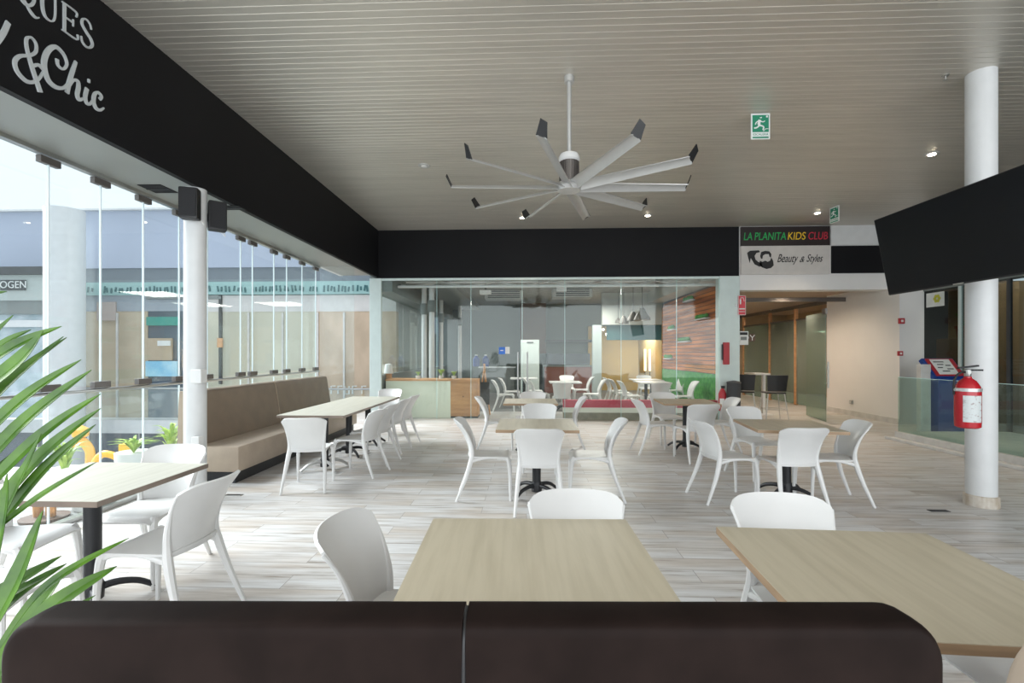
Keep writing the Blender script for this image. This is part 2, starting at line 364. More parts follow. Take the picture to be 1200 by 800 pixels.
for i, (y0, y1) in enumerate(((YW+.05, 14.5), (14.6, 16.0), (16.1, 17.9))):
    o = struct('door_%d' % (4+i), box((XRW, y0, .03), (XRW+.012, y1, 2.45)), glass('green_glass_%d' % i, (.55, .68, .60), 1, .12))
    obj('door_frame', box((XRW-.02, y1, 0), (XRW+.05, y1+.09, 2.8)), M['wood'], o)
    obj('rail', box((XRW-.02, y0, 2.45), (XRW+.03, y1, 2.5)), M['hinge'], o)
# open glass leaf across the corridor mouth
lf = onZ(968, 495); lb = onZ(945, 487)
d = (Vector((lb.x, lb.y, 0))-Vector((lf.x, lf.y, 0))); L_ = d.length; ang = math.atan2(d.y, d.x)
o = struct('door_7', box((0, -.006, .02), (L_, .006, 2.4)), glass('leaf_glass', (.60, .72, .64), 1, .10)); o.location = (lf.x, lf.y, 0); o.rotation_euler = (0, 0, ang)
h = tube([(.05, -.06, .75), (.05, -.06, 1.32)], .016); add_tube(h, [(.05, -.06, .85), (.05, 0, .85)], .01); add_tube(h, [(.05, -.06, 1.2), (.05, 0, 1.2)], .01)
obj('door_handle', h, M['steel'], o, True)
obj('patch_fitting', box((-.02, -.02, 2.36), (.16, .02, 2.48)), M['hinge'], o)
# ------------------------------------------------------------------ dark shop on the right
struct('window_%d' % nw, box((XS, 1.0, .1), (XS+.012, B.y-.05, 2.8)), M['dglass']); nw += 1
struct('trim_17', box((XS-.02, 1.0, 2.8), (XS+.2, B.y-.05, 3.1)), M['grey'])
struct('wall_shop', box((XS, -3, 3.1), (XS+.2, B.y-.05, ZC)), M['black'])
struct('trim_18', box((XS-.05, 1.0, 0), (XS+.1, B.y-.05, .1)), M['stone'])
for i, y in enumerate((9.7, 8.75, 8.3, 7.4)): struct('trim_%d' % (19+i), box((XS-.02, y, .1), (XS+.04, y+.05, 2.8)), M['dgrey'] if i else M['alum'])
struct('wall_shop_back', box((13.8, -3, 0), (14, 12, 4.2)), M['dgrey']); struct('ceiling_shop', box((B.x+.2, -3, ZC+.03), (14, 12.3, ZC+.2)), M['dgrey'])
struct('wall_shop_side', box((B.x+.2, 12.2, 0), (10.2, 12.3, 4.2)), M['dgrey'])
# barrier: plinth and low glass
XB = 6.3
YE = onZ(1048, 515).y
struct('trim_23', box((XB, .8, 0), (XS, YE+.1, .05), .01), M['stone'])
struct('trim_24', box((XB+.1, .8, .05), (XS-.05, YE, .15), .008), M['stone'])
for i, (y0, y1) in enumerate(((6.0, YE), (3.9, 5.98), (1.6, 3.88))):
    o = struct('window_%d' % nw, box((XB+.16, y0, .15), (XB+.175, y1, 1.09)), glass('barrier_glass_%d' % i, (.78, .89, .84), 1, .03)); nw += 1
    obj('glass_edge', box((XB+.158, y0, 1.085), (XB+.177, y1, 1.093)), M['gedge'], o)

# ------------------------------------------------------------------ lettering on the left fascia (word ends: QUES / y &Chic)
MF = Mface((XL+.004, 0, 0), (0, 1, 0))
def strokes(name, lst, label, wd):
    bm = bmesh.new()
    for s in lst:
        ww = s[1] if isinstance(s, tuple) else wd; pts = s[0] if isinstance(s, tuple) else s
        pts = [(lambda q: (q.y, q.z))(onX(617-1904/a, 414-570*(b-1.5)/a, XL)) for a, b in pts]
        ribbon(bm, pts, ww, MF, th=.012)
    o = obj(name, bm, M['lett']); return tag(o, label, 'lettering')
zb = 3.825; H = .20
def ell(cx, cz, rx, rz, a0, a1, n=14): return [(cx+rx*math.cos(math.radians(a0+(a1-a0)*k/n)), cz+rz*math.sin(math.radians(a0+(a1-a0)*k/n))) for k in range(n+1)]
q = []
q += [(ell(3.24, zb+.1, .058, .1, 0, 360), [.012, .020, .012, .020, .012]), ([(3.225, zb+.03), (3.26, zb-.02), (3.30, zb-.045), (3.325, zb-.03)], [.006, .018, .006])]
q += [([(3.35, zb+.2), (3.35, zb+.07), (3.365, zb+.015), (3.395, zb), (3.425, zb+.015), (3.44, zb+.07), (3.44, zb+.2)], [.02, .02, .01, .009, .009]), ([(3.33, zb+.2), (3.372, zb+.2)], .008), ([(3.42, zb+.2), (3.46, zb+.2)], .008)]
q += [([(3.51, zb), (3.51, zb+.2)], .02), ([(3.492, zb+.2), (3.60, zb+.2), (3.602, zb+.165)], .009), ([(3.492, zb), (3.605, zb), (3.612, zb+.04)], .009), ([(3.51, zb+.105), (3.575, zb+.105)], .009), ([(3.578, zb+.08), (3.578, zb+.13)], .008)]
q += [([(3.728, zb+.155), (3.715, zb+.19), (3.685, zb+.203), (3.655, zb+.185), (3.65, zb+.145), (3.685, zb+.108), (3.722, zb+.08), (3.735, zb+.045), (3.715, zb+.01), (3.68, zb-.003), (3.65, zb+.015), (3.642, zb+.05)], [.009, .011, .018, .02, .012, .009])]
strokes('sign_lettering', q, 'upper line of silver serif letters reading QUES on the black beam', .012)
g = []
g += [([(3.355, 3.44), (3.33, 3.385), (3.29, 3.335), (3.24, 3.315), (3.185, 3.345), (3.17, 3.40), (3.20, 3.455), (3.265, 3.50), (3.305, 3.55), (3.305, 3.605), (3.275, 3.625), (3.245, 3.60), (3.245, 3.54), (3.275, 3.44), (3.315, 3.34), (3.335, 3.29)], [.012, .02, .026, .024, .02, .016, .014, .018, .026, .03])]
g += [([(3.285, 3.44), (3.325, 3.47), (3.37, 3.45)], [.02, .02, .02])]
g += [([(3.455, 3.59), (3.462, 3.55), (3.50, 3.545), (3.528, 3.60), (3.50, 3.655), (3.44, 3.668), (3.385, 3.60), (3.36, 3.50), (3.385, 3.41), (3.44, 3.385), (3.50, 3.41), (3.54, 3.47)], [.022, .016, .014, .018, .024, .03, .034, .034, .03, .02, .012])]
g += [([(3.60, 3.66), (3.575, 3.58), (3.545, 3.47), (3.53, 3.39)], [.02, .028, .03, .028]), ([(3.545, 3.44), (3.58, 3.51), (3.615, 3.52), (3.62, 3.48), (3.61, 3.42), (3.625, 3.39), (3.66, 3.42)], [.012, .02, .028, .028, .014])]
g += [([(3.69, 3.51), (3.675, 3.44), (3.685, 3.40), (3.71, 3.40), (3.735, 3.44)], [.028, .028, .02, .012]), ([(3.698, 3.575), (3.712, 3.575)], .026)]
g += [([(3.80, 3.485), (3.815, 3.515), (3.785, 3.53), (3.755, 3.50), (3.745, 3.44), (3.765, 3.40), (3.80, 3.40), (3.835, 3.435)], [.024, .02, .018, .028, .028, .02, .01])]
g += [([(2.93, 3.53), (2.94, 3.45), (2.97, 3.42), (3.01, 3.46)], [.026, .026, .014]), ([(3.13, 3.63), (3.10, 3.54), (3.05, 3.43), (3.0, 3.33), (2.95, 3.30)], [.028, .03, .026, .012])]
strokes('sign_lettering', g, 'lower line of silver script letters ending in &Chic on the black beam', .02)

# ------------------------------------------------------------------ signs on the bulkhead
def sign_panel(x0, x1, y0, y1, m, label, Y=YB-.05):
    a = onY(x0, y0, Y); b_ = onY(x1, y1, Y); cx, cz = (a.x+b_.x)/2, (a.z+b_.z)/2
    t = thing('shop_sign', label, 'sign', (cx, Y, cz)); w_, h_ = abs(b_.x-a.x)/2, abs(a.z-b_.z)/2
    obj('panel', box((-w_, -.02, -h_), (w_, .03, h_)), m, t); return t, w_, h_
t, w_, h_ = sign_panel(868, 972, 266, 287.5, mat('sign_black', (.02, .012, .012), .5), 'black sign with LA PLANITA KIDS CLUB in green, yellow and red')
def fit(o, x0, x1, h, zc, y, sh=0):
    me = o.data; vs = me.vertices; a = min(v.co.x for v in vs); b = max(v.co.x for v in vs); c = min(v.co.z for v in vs); d = max(v.co.z for v in vs)
    for v in vs: v.co.x = x0+(v.co.x-a)/(b-a)*(x1-x0); v.co.z = zc+((v.co.z-c)/(d-c)-.5)*h
    return o
for body, f0, f1, c in (('LA', 204, 232, (.01, .42, .10)), ('PLANITA', 240, 345, (.01, .42, .10)), ('KIDS', 351, 411, (.85, .55, .02)), ('CLUB', 420, 484, (.55, .02, .05))):
    g_ = lambda f: ((f-195)/297*2-1)*w_
    fit(textmesh('lettering', body, .2, mat('letter_'+body, c, .5), Mtext((0, -.024, 0), (1, 0, 0)), t, shear=.15), g_(f0), g_(f1), h_*.78, 0, 0)
t, w_, h_ = sign_panel(868, 972, 288.5, 321, mat('sign_white', (.60, .57, .54), .6), 'white sign with Beauty & Styles in thin script beside two dark heads')
for body, f0, f1, hh in (('Beauty', 316, 386, .75), ('&', 391, 407, .4), ('Styles', 414, 468, .7)):
    fit(textmesh('lettering', body, .16, M['rubber'], Mtext((0, -.024, 0), (1, 0, 0)), t, shear=.45), g_(f0), g_(f1), h_*hh, .01, 0)
bm = bmesh.new()    # emblem: dark hair and beards round two pale faces
for pl in ([(215, 245), (225, 238), (255, 237), (258, 243), (246, 246), (240, 256), (243, 268), (252, 276), (262, 279), (268, 290), (256, 292), (240, 284), (232, 270), (227, 262), (224, 280), (219, 262)],
           [(259, 256), (262, 243), (275, 239), (290, 241), (296, 250), (295, 262), (290, 258), (288, 250), (276, 250), (268, 255), (266, 266), (261, 264)],
           [(258, 272), (266, 276), (276, 272), (284, 276), (292, 272), (296, 262), (302, 272), (304, 288), (295, 297), (280, 300), (264, 294), (256, 284)]):
    q_ = [((a-195)/297*2*w_-w_, h_-(b-222)/96*2*h_) for a, b in pl]
    f_ = [bm.verts.new((a, -.026, b)) for a, b in q_]; g2 = [bm.verts.new((a, -.02, b)) for a, b in q_]
    bm.faces.new(f_); bm.faces.new(g2[::-1])
    for k in range(len(f_)): bm.faces.new((f_[k], f_[(k+1) % len(f_)], g2[(k+1) % len(f_)], g2[k]))
obj('emblem', bm, M['rubber'], t)

# ------------------------------------------------------------------ columns
def column(label, c, z1, base=False, r=.12):
    t = thing('column', label, 'column', c)
    obj('shaft', lathe([(r, 0), (r, z1)], n=40), M['colw'], t, True)
    if base: obj('base_ring', lathe([(.135, 0), (.138, .01), (.135, .10), (.125, .11)], n=40), mat('scuffed_ring', (.45, .38, .30), .7, col2=(.6, .56, .5), scale=(20, 20, 8)), t, True)
    return t
ctr = onZ(1156.5, 594); ctr = Vector((ctr.x, ctr.y+.06, 0))
column('white round column at the right carrying the fire extinguisher and television', ctr, ZC, True)
cl = W(-3.235, 5.05); 
t = column('white round column at the left, under the black beam beside the bench', cl, ZS, r=.104)
obj('junction_box', box((.06, -.16, 1.20), (.17, -.06, 1.34), .01), M['white'], t)
obj('outlet_box', box((.06, -.15, .56), (.14, -.07, .66), .01), M['white'], t)
for i, (dx, dy, z, rz, lab) in enumerate(((.075, -.19, 2.84, .3, 'black wall speaker on the near face of the left column, nearest one'), (.15, .13, 2.80, .7, 'black wall speaker behind the first, turned toward the bench side'))):
    t = thing('speaker', lab, 'speaker', (cl.x+dx, cl.y+dy, z), rz)
    obj('cabinet', box((-.085, -.06, 0), (.085, .07, .31), .02), M['rubber'], t, True)
    obj('grille', box((-.075, -.068, .02), (.075, -.056, .29), .008), mat('speaker_grille_%d' % i, (.02, .02, .022), .9, bump=.4, scale=(200, 200, 200)), t)
    obj('bracket', box((-.02, .06, .1), (.02, .10, .18)) if i == 0 else box((-.16, .03, .1), (.0, .09, .18)), M['dmetal'], t)
    obj('cable', tube(smoothpts([(.05, .08, .05), (.09, .12, -.02), (.03, .15, .05)]), .004), M['white'], t)

# ------------------------------------------------------------------ ceiling fan
fc = W((667-CX)/F*4.87, 4.87)
t = thing('ceiling_fan', 'large ceiling fan with ten pale blades and upturned black tips', 'ceiling fan', (fc.x, fc.y, ZC))
hz = 3.16-ZC
obj('downrod', lathe([(.022, hz+.25), (.022, -.001)], n=16), M['silver'], t, True)
obj('canopy', lathe([(.05, -.06), (.05, 0)], n=20), M['silver'], t, True)
obj('motor_collar', lathe([(.03, hz+.33), (.09, hz+.33), (.105, hz+.30), (.105, hz+.27), (.09, hz+.255)], n=32), M['white'], t, True)
mb = lathe([(.085, hz+.05), (.09, hz+.255)], n=32)
for k in range(24):
    a = k*2*PI/24; add_box(mb, (.085, -.004, hz+.05), (.10, .004, hz+.25), M=Matrix.Rotation(a, 4, 'Z'))
obj('motor', mb, M['hinge'], t)
obj('hub', lathe([(.02, hz-.04), (.11, hz-.035), (.13, hz), (.12, hz+.04), (.03, hz+.06)], n=32), M['silver'], t, True)
for k in range(10):
    a = -PI/2 + .275 + .045 - YAW + k*2*PI/10 + PI/10*0 + YAW*2
    R = Matrix.Rotation(a, 4, 'Z')
    def bl(u, v):
        r = .10+u*1.08; cw = .049 - .005*u
        y = (v-.5)*2*cw; z = hz + .0 - (v-.5)*.062*(1-u*.4) + .018*(1-(2*v-1)**2)
        return R @ Vector((r, y, z))
    b_ = obj('blade', shell(bl, 8, 6, .006), M['silver'], t, True)
    def tip(u, v):
        s = u; r = 1.175 + s*.05; cw = .045 - .010*s
        y = (v-.5)*2*cw*(1-.25*s) + s*.03; z = hz + .01 - (v-.5)*.04 + s*.10
        return R @ Vector((r, y, z))
    obj('blade_tip', shell(tip, 4, 3, .008), M['rubber'], b_, True)

# ------------------------------------------------------------------ ceiling lights and hanging signs
dl = [(1092, 180, 1, 'downlight above the television, nearest the right column'), (958, 249, 1, 'downlight above the green and yellow lettered sign'), (759, 252, 1, 'downlight just right of the fan blades by the back beam'), (612, 254.5, 1, 'downlight left of the fan rod near the back beam'), (497, 194, 0, 'unlit downlight beside the left fan tips')]
for px, py, on, lab in dl:
    p = onZ(px, py, ZC); t = thing('downlight', 'small round ' + lab, 'ceiling light', (p.x, p.y, ZC))
    obj('rim', lathe([(.055, -.012), (.085, -.008), (.09, 0), (.055, 0)], n=24), M['silver'], t, True)
    obj('bulb', lathe([(.01, -.022), (.045, -.018), (.052, .0)], n=20), M['lamp'] if on else M['white'], t)
    if on:
        l = bpy.data.lights.new('downlight_lamp', 'SPOT'); l.energy = 60; l.color = (1, .84, .66); l.spot_size = 1.7; l.spot_blend = 1; l.shadow_soft_size = .06
        lo_ = bpy.data.objects.new('downlight_lamp', l); lo_.location = (0, 0, -.03); lo_.parent = t; C.objects.link(lo_)
def exit_sign(p, rz, lab, txt=True):
    t = thing('hanging_sign', lab, 'sign', p, rz)
    obj('panel', box((-.107, -.006, -.315), (.107, .006, -.02), .003), M['paper'], t)
    obj('hanger', box((-.09, -.003, -.022), (.09, .003, 0)), M['glass'], t)
    obj('pictogram_field', box((-.092, -.0075, -.235), (.092, -.0055, -.04)), M['signg'], t)
    bm = bmesh.new(); MM = Mface((0, -.009, -.14), (1, 0, 0))
    ribbon(bm, [(-.01, .045), (-.02, .0), (-.01, -.03)], [.03, .032, .025], MM, .002)
    ribbon(bm, [(-.01, -.02), (.03, -.035), (.025, -.075)], .016, MM, .002); ribbon(bm, [(-.015, -.02), (-.045, -.045), (-.075, -.05)], .016, MM, .002)
    ribbon(bm, [(-.015, .035), (.025, .02), (.045, .03)], .011, MM, .002); ribbon(bm, [(-.02, .035), (-.05, .015), (-.06, -.01)], .011, MM, .002)
    ribbon(bm, [(.0, .075), (.004, .062)], .022, MM, .002)
    ribbon(bm, [(.03, -.085), (.055, -.06), (.085, -.06)], .007, MM, .002, sm=False)
    ribbon(bm, [(.06, .08), (.08, .08)], .02, MM, .002)
    obj('running_figure', bm, M['paper'], t)
    textmesh('lettering', 'ESCALERA', .036, M['signg'], Mtext((0, -.0068, -.262), (1, 0, 0)), t, ext=.001, sx=1.05)
    obj('arrow_bar', box((-.09, -.0075, -.305), (.09, -.0055, -.287)), M['signg'], t)
p = onZ(891, 131, ZC); exit_sign((p.x, p.y, ZC), 0, 'green and white ESCALERA sign hanging from the slatted ceiling')
p = onZ(978, 241, ZC); exit_sign((p.x, p.y, ZC), -1.4, 'green and white sign hanging edge-on above the chequered panels')
p = onZ(1187, 205, ZC); t = thing('dome_camera', 'round clear dome camera on the ceiling above the television', 'camera', (p.x, p.y, ZC))
obj('mount', lathe([(.10, -.05), (.11, -.02), (.06, 0)]), M['white'], t, True)
obj('dome', lathe([(.01, -.16), (.06, -.15), (.095, -.11), (.10, -.05)]), M['steel'], t, True)
p = onZ(1108, 88, ZC); o = obj('sprinkler', lathe([(.02, -.05), (.008, -.045), (.008, -.012), (.03, -.008), (.03, 0)], n=14), M['steel'], loc=(p.x, p.y, ZC)); tag(o, 'tiny chrome sprinkler head in the slats left of the right column', 'sprinkler')

# ------------------------------------------------------------------ television and extinguisher
TL, TR = at(1045.5, 258, 5.2), W(3.90, 3.76)
c0 = (onX(1053, 300, 3.75)); y1, y0 = 5.2+.157, 3.85
tv = thing('television', 'large black flat television tilted down on the right column', 'television', W(3.98, 4.48, 2.52))
tv.rotation_euler = (0, math.radians(0), 0)
# screen normal faces -x and slightly down: local x = along screen, local y = normal
dirv = (W(3.94, 3.76) - W(3.98, 5.2)).normalized()      # screen right-hand direction as seen from the room
nrm = Vector((dirv.y, -dirv.x, 0)) if Vector((dirv.y, -dirv.x, 0)).x < 0 else Vector((-dirv.y, dirv.x, 0))
R3 = Matrix((dirv, -nrm, Vector((0, 0, 1)))).transposed().to_4x4()
tv.matrix_world = Matrix.Translation(W(3.98, 4.48, 2.52)) @ R3 @ Matrix.Rotation(math.radians(11), 4, 'X')
obj('casing', box((-.725, .004, -.41), (.95, .05, .41), .01), M['rubber'], tv)
obj('screen', box((-.71, -.001, -.393), (.935, .006, .40)), M['screen'], tv)
obj('logo_bar', box((.06, -.004, -.407), (.16, .004, -.396)), M['steel'], tv)
obj('wall_bracket', box((-.18, .05, -.12), (.18, .085, .12)), M['dmetal'], tv)
obj('bracket_arm', box((-.05, .085, -.05), (.05, .24, .06)), M['dmetal'], tv)
ex = W((1134-CX)/F*4.45, 4.45, 0)
t = thing('fire_extinguisher', 'red fire extinguisher strapped to the right white column', 'fire extinguisher', (ex.x, ex.y, .82))
obj('cylinder', lathe([(.075, 0), (.092, .012), (.095, .06), (.095, .33), (.088, .38), (.06, .43), (.03, .455), (.028, .47)], n=36), M['red'], t, True)
v = lathe([(.022, .47), (.026, .48), (.024, .53), (.015, .54)], n=16); obj('valve', v, M['steel'], t, True)
hb = box((-.015, -.01, .52), (.13, .012, .535)); add_box(hb, (-.02, -.01, .545), (.16, .012, .56), M=Matrix.Rotation(-.12, 4, 'Y')); obj('handle', hb, M['rubber'], t)
obj('gauge', lathe([(.018, 0), (.018, .012)], n=14, M=Matrix.Translation((-.02, -.03, .51)) @ Matrix.Rotation(PI/2, 4, 'X')), M['paper'], t)
obj('hose', tube(smoothpts([(-.02, 0, .51), (-.07, 0, .50), (-.10, .02, .44), (-.098, .03, .30)]), .009), M['rubber'], t, True)
def lab(u, v, a0=-150, a1=-62, z0=.06, z1=.30): a = math.radians(a0+(a1-a0)*u); return (.0965*math.cos(a), .0965*math.sin(a), z0+(z1-z0)*v)
obj('label', shell(lab, 10, 2, .001), mat('extinguisher_label', (.62, .66, .66), .5, col2=(.35, .28, .28), scale=(30, 30, 45), lo=.3, hi=.45), t)
obj('strap', lathe([(.097, .335), (.099, .335), (.099, .365), (.097, .365)], n=36), M['silver'], t)
sx = Vector((ctr.x-ex.x, ctr.y-ex.y, 0)); 
obj('wall_bracket', tube([(-.13, -.02, .35), (-.06, -.02, .35)], .014), M['silver'], t)
bb = tube([(.07, .03, .35), (sx.x*.8, sx.y*.8, .35)], .014); obj('bracket_arm', bb, M['silver'], t)

# ------------------------------------------------------------------ chairs
def chair_parts(root):
    ks = [(0, -.345), (.22, -.255), (.38, -.205), (.47, -.188), (.56, -.195), (.68, -.235), (.80, -.305)]
    def yp(z):
        for (z0, y0), (z1, y1) in zip(ks, ks[1:]):
            if z <= z1: return y0+(y1-y0)*(z-z0)/(z1-z0)
        return ks[-1][1]
    sm = smoothpts([(0, y, z) for z, y in ks], 4)
    def ys(z):
        for a, b in zip(sm, sm[1:]):
            if a.z <= z <= b.z: return a.y+(b.y-a.y)*(z-a.z)/max(b.z-a.z, 1e-6)
        return sm[-1].y
    def wz(z): return .178 + .060*max(0, (z-.46)/.34)**1.7
    def back(u, v):
        uu = 2*u-1; zt = .80 + .014 - .04*abs(uu)**6; z = .425 + (zt-.425)*v
        return (uu*wz(z), ys(min(z, .80)) - (1-uu*uu)*(.03+.055*v), z)
    obj('backrest', shell(back, 16, 12, .014), M['white'], root, True)
    def seat(u, v):
        uu = 2*u-1; y = -.205 + .42*v; wd = .185 + .022*v - .02*max(0, v-.88)/.12
        if v < .12: y -= .035*(1-uu*uu)*(1-v/.12)
        z = .452 - .014*(1-uu*uu)*math.sin(PI*min(v, 1)) - .03*max(0, (v-.8)/.2)**2 - .012*abs(uu)**6
        return (uu*wd, y, z)
    obj('seat', shell(seat, 12, 14, .014), M['white'], root, True)
    for s in (-1, 1):
        pts = smoothpts([(s*.225, -.345, 0), (s*.205, -.255, .22), (s*.187, -.205, .38), (s*.178, -.188, .47), (s*wz(.56), -.195, .56), (s*wz(.68), -.235, .68), (s*(wz(.77)), -.287, .765)], 4)
        n = len(pts); rad = []
        for p in pts: z = p.z; rad.append(.013+.012*min(z/.36, 1) if z < .42 else .025-.017*min((z-.42)/.3, 1))
        obj('leg', tube(pts, rad, 8), M['white'], root, True)
        pts = smoothpts([(s*.20, .205, 0), (s*.198, .20, .25), (s*.190, .185, .40), (s*.182, .165, .44)], 4)
        obj('leg', tube(pts, [.013+.012*(p.z/.44)**1.5 for p in pts], 8), M['white'], root, True)
        ap = smoothpts([(s*.188, .19, .405), (s*.188, .10, .434), (s*.180, -.05, .432), (s*.180, -.195, .40)], 4)
        obj('side_rail', tube(ap, [.02, .016, .014, .013, .012, .012, .012, .012, .013, .014, .016, .018, .02][:len(ap)], 8), M['white'], root, True)
chair0 = thing('dining_chair', 'x', 'chair'); chair_parts(chair0); first = [True]
def place(xc, d, face, label, group=None, world=None):
    """face: direction the sitter looks, degrees, 90 = away from camera, 0 = toward the right"""
    p = world or W(xc, d); rz = math.radians(face-90)
    if first[0]:
        first[0] = False; chair0.location = p; chair0.rotation_euler = (0, 0, rz); chair0['label'] = label
        if group: chair0['group'] = group
        return chair0
    return dup(chair0, p, rz, label, group)
G1 = 'white dining chairs on the terrace'
for a in [
    (.31, 4.78, 90, 'white plastic chair seen from behind at the middle square table'),
    (-.17, 5.15, 3, 'white plastic chair on the left side of the middle square table'),
    (.87, 5.12, 176, 'white plastic chair on the right side of the middle square table'),
    (.42, 6.28, 268, 'white plastic chair facing us behind the middle square table'),
    (-.12, 7.72, 2, 'white plastic chair on the left side of the far centre table'),
    (.88, 7.72, 178, 'white plastic chair on the right side of the far centre table'),
    (.45, 8.35, 270, 'white plastic chair facing us behind the far centre table'),
    (2.66, 6.92, 98, 'white plastic chair seen from behind at the far right table'),
    (2.28, 7.40, 5, 'white plastic chair on the left side of the far right table'),
    (2.72, 8.20, 275, 'white plastic chair facing us behind the far right table'),
    (3.20, 7.55, 180, 'white plastic chair on the right side of the far right table'),
    (2.30, 5.06, 8, 'white plastic chair at the left of the table below the black stools'),
    (2.78, 4.84, 93, 'white plastic chair seen from behind at the table below the black stools'),
    (3.06, 5.92, 280, 'white plastic chair facing us behind the table below the black stools'),
    (3.27, 5.0, 173, 'white plastic chair at the right of the table below the black stools'),
    (.325, 2.08, 270, 'white plastic chair facing us behind the nearest centre table'),
    (-.36, 1.97, 356, 'white plastic chair left of the nearest centre table, shaded back'),
    (1.28, 2.02, 268, 'white plastic chair facing us behind the nearest right table'),
    (1.76, 1.62, 180, 'white plastic chair showing only its seat under the nearest right table'),
    (-1.95, 2.75, 176, 'white plastic chair nearest us at the left table, its back turned right'),
    (-2.45, 3.30, 272, 'white plastic chair facing us behind the left table, before the column'),
    (-2.83, 2.80, 8, 'white plastic chair at the far left edge behind the palm leaves'),
    (-2.32, 2.22, 92, 'white plastic chair mostly hidden by the palm, in front of the left table'),
    (-1.42-.8, 5.52, 100, 'white plastic chair at the near end of the long table'),
    (-1.89, 6.12, 170, 'white plastic chair on the aisle side of the long table, nearest of the row'),
    (-1.88, 6.72, 172, 'second white plastic chair along the aisle side of the long table'),
    (-1.87, 7.50, 174, 'third white plastic chair along the aisle side of the long table'),
    (-1.85, 8.12, 175, 'fourth white plastic chair along the aisle side of the long table, farthest'),
    (-2.25, 9.05, 270, 'white plastic chair facing us at the far end of the long table'),
]: place(*a[:3], a[3], G1)

# ------------------------------------------------------------------ tables
def table(xc, d, rz, label, top, edge, foot, hx=.41, hy=.41, world=None):
    p = world or W(xc, d); t = thing('dining_table', label, 'table', p, math.radians(rz), 'square pedestal tables')
    bm = box((-hx, -hy, .722), (hx, hy, .75)); obj('edge_band', bm, edge, t)
    obj('tabletop', box((-hx+.001, -hy+.001, .749), (hx-.001, hy-.001, .7525)), top, t)
    obj('column', lathe([(.045, .05), (.045, .70)], n=24), M['dmetal'], t, True)
    obj('mounting_plate', box((-.2, -.2, .70), (.2, .2, .722)), M['dmetal'], t)
    obj('collar', lathe([(.055, .04), (.06, .12), (.046, .15)], n=24), M['dmetal'], t, True)
    for k in range(4):
        R = Matrix.Rotation(k*PI/2+PI/4, 4, 'Z')
        pts = smoothpts([(.03, 0, .10), (.12, 0, .105), (.22, 0, .08), (.31, 0, .02)], 5)
        obj('foot', tube([R @ p for p in pts], [.024-.008*i/(len(pts)-1) for i in range(len(pts))], 8), foot, t, True)
    return t
table(.315, 5.16, 0, 'square laminate table in the middle of the room, below the fan', M['top'], M['edge'], M['dmetal'])
table(.37, 7.66, 0, 'far centre square table close to the glass front', M['top'], M['edge'], M['dmetal'])
table(2.80, 7.62, -3, 'far right square table in front of the green wall', M['top'], M['edge'], M['dmetal'])
table(2.93, 5.10, -7, 'square laminate table below the black stools', M['top'], M['edge'], M['dmetal'])
table(.095, 1.79, 1.5, 'nearest centre square table just beyond the dark sofa', M['top'], M['edge'], M['dmetal'], .435, .41)
table(1.285, 1.655, -3, 'nearest right square table beside the dark sofa', M['top'], M['edge'], M['dmetal'], .42, .41)
table(-2.47, 2.90, 0, 'left square table under the palm leaves', M['top_daylit'], M['edged'], M['dmetal'], .42, .43)
for i, (d_, lb) in enumerate(((6.20, 'nearest of the three tables joined along the beige bench'), (7.06, 'middle one of the three tables joined along the beige bench'), (7.92, 'farthest of the three tables joined along the beige bench'))):
    table(0, 0, 0, lb, M['top_daylit'], M['edged'], M['silver'] if i == 0 else M['dmetal'], .415, .43, world=Vector((-2.61, d_, 0)))

# ------------------------------------------------------------------ foreground sofa
def sofa_back(bm, x0, x1, y0, y1, z0, z1, r):
    """upright back with large rounded upper corners and soft edges"""
    def prof(k, n): return 0
    n = 8; out = []
    out.append((x0, z0)); 
    for k in range(n+1): a = PI - k*PI/2/n; out.append((x0+r+r*math.cos(a), z1-r*1.1+r*1.1*math.sin(a)))
    for k in range(n+1): a = PI/2 - k*PI/2/n; out.append((x1-r+r*math.cos(a), z1-r*1.1+r*1.1*math.sin(a)))
    out.append((x1, z0))
    m = 10; rows = []; cy = (y0+y1)/2; hy = (y1-y0)/2; cx = (x0+x1)/2
    for j in range(m+1):
        a = -PI/2 + j*PI/m; s = math.copysign(abs(math.sin(a))**.6, math.sin(a)); c = abs(math.cos(a))**.5 if abs(math.cos(a)) > 1e-6 else 0
        off = .024*(1-c); y = cy + s*hy
        rows.append([bm.verts.new((cx+(x-cx)*(1-off/abs((x1-x0)/2)), y, z - (off if z > z0+.001 else 0))) for x, z in out])
    for a, b in zip(rows, rows[1:]):
        for k in range(len(out)-1): bm.faces.new((a[k], a[k+1], b[k+1], b[k]))
        bm.faces.new((a[-1], a[0], b[0], b[-1]))
    bm.faces.new(rows[0]); bm.faces.new(rows[-1][::-1])
s0 = W(-.053, .835); t = thing('sofa', 'dark brown leather sofa seen from behind across the foreground', 'sofa', s0, YAW*.9)
for x0, x1 in ((-.782, -.022), (-.018, .768)):
    bm = bmesh.new()
    if x0 < -.5: sofa_back(bm, x0, x1+.12, -.045, .045, .05, 1.06, .055)
    else: sofa_back(bm, x0-.12, x1, -.046, .046, .05, 1.06, .055)
    # trim the inner rounded corner so the two halves meet at the seam
    geom = bm.verts[:]+bm.edges[:]+bm.faces[:]
    if x0 < -.5: bmesh.ops.bisect_plane(bm, geom=geom, plane_co=(-.02, 0, 0), plane_no=(1, 0, 0), clear_outer=True)
    else: bmesh.ops.bisect_plane(bm, geom=geom, plane_co=(-.014, 0, 0), plane_no=(-1, 0, 0), clear_outer=True)
    es = [e for e in bm.edges if e.is_boundary]; bmesh.ops.holes_fill(bm, edges=es)
    obj('backrest', bm, M['leather'], t, True)
def seamline(x, off=0): return [(x, -.050, .3), (x, -.049, .8), (x, -.046, .99), (x, -.035, 1.045), (x, 0, 1.062), (x, .035, 1.045), (x, .046, .98)]
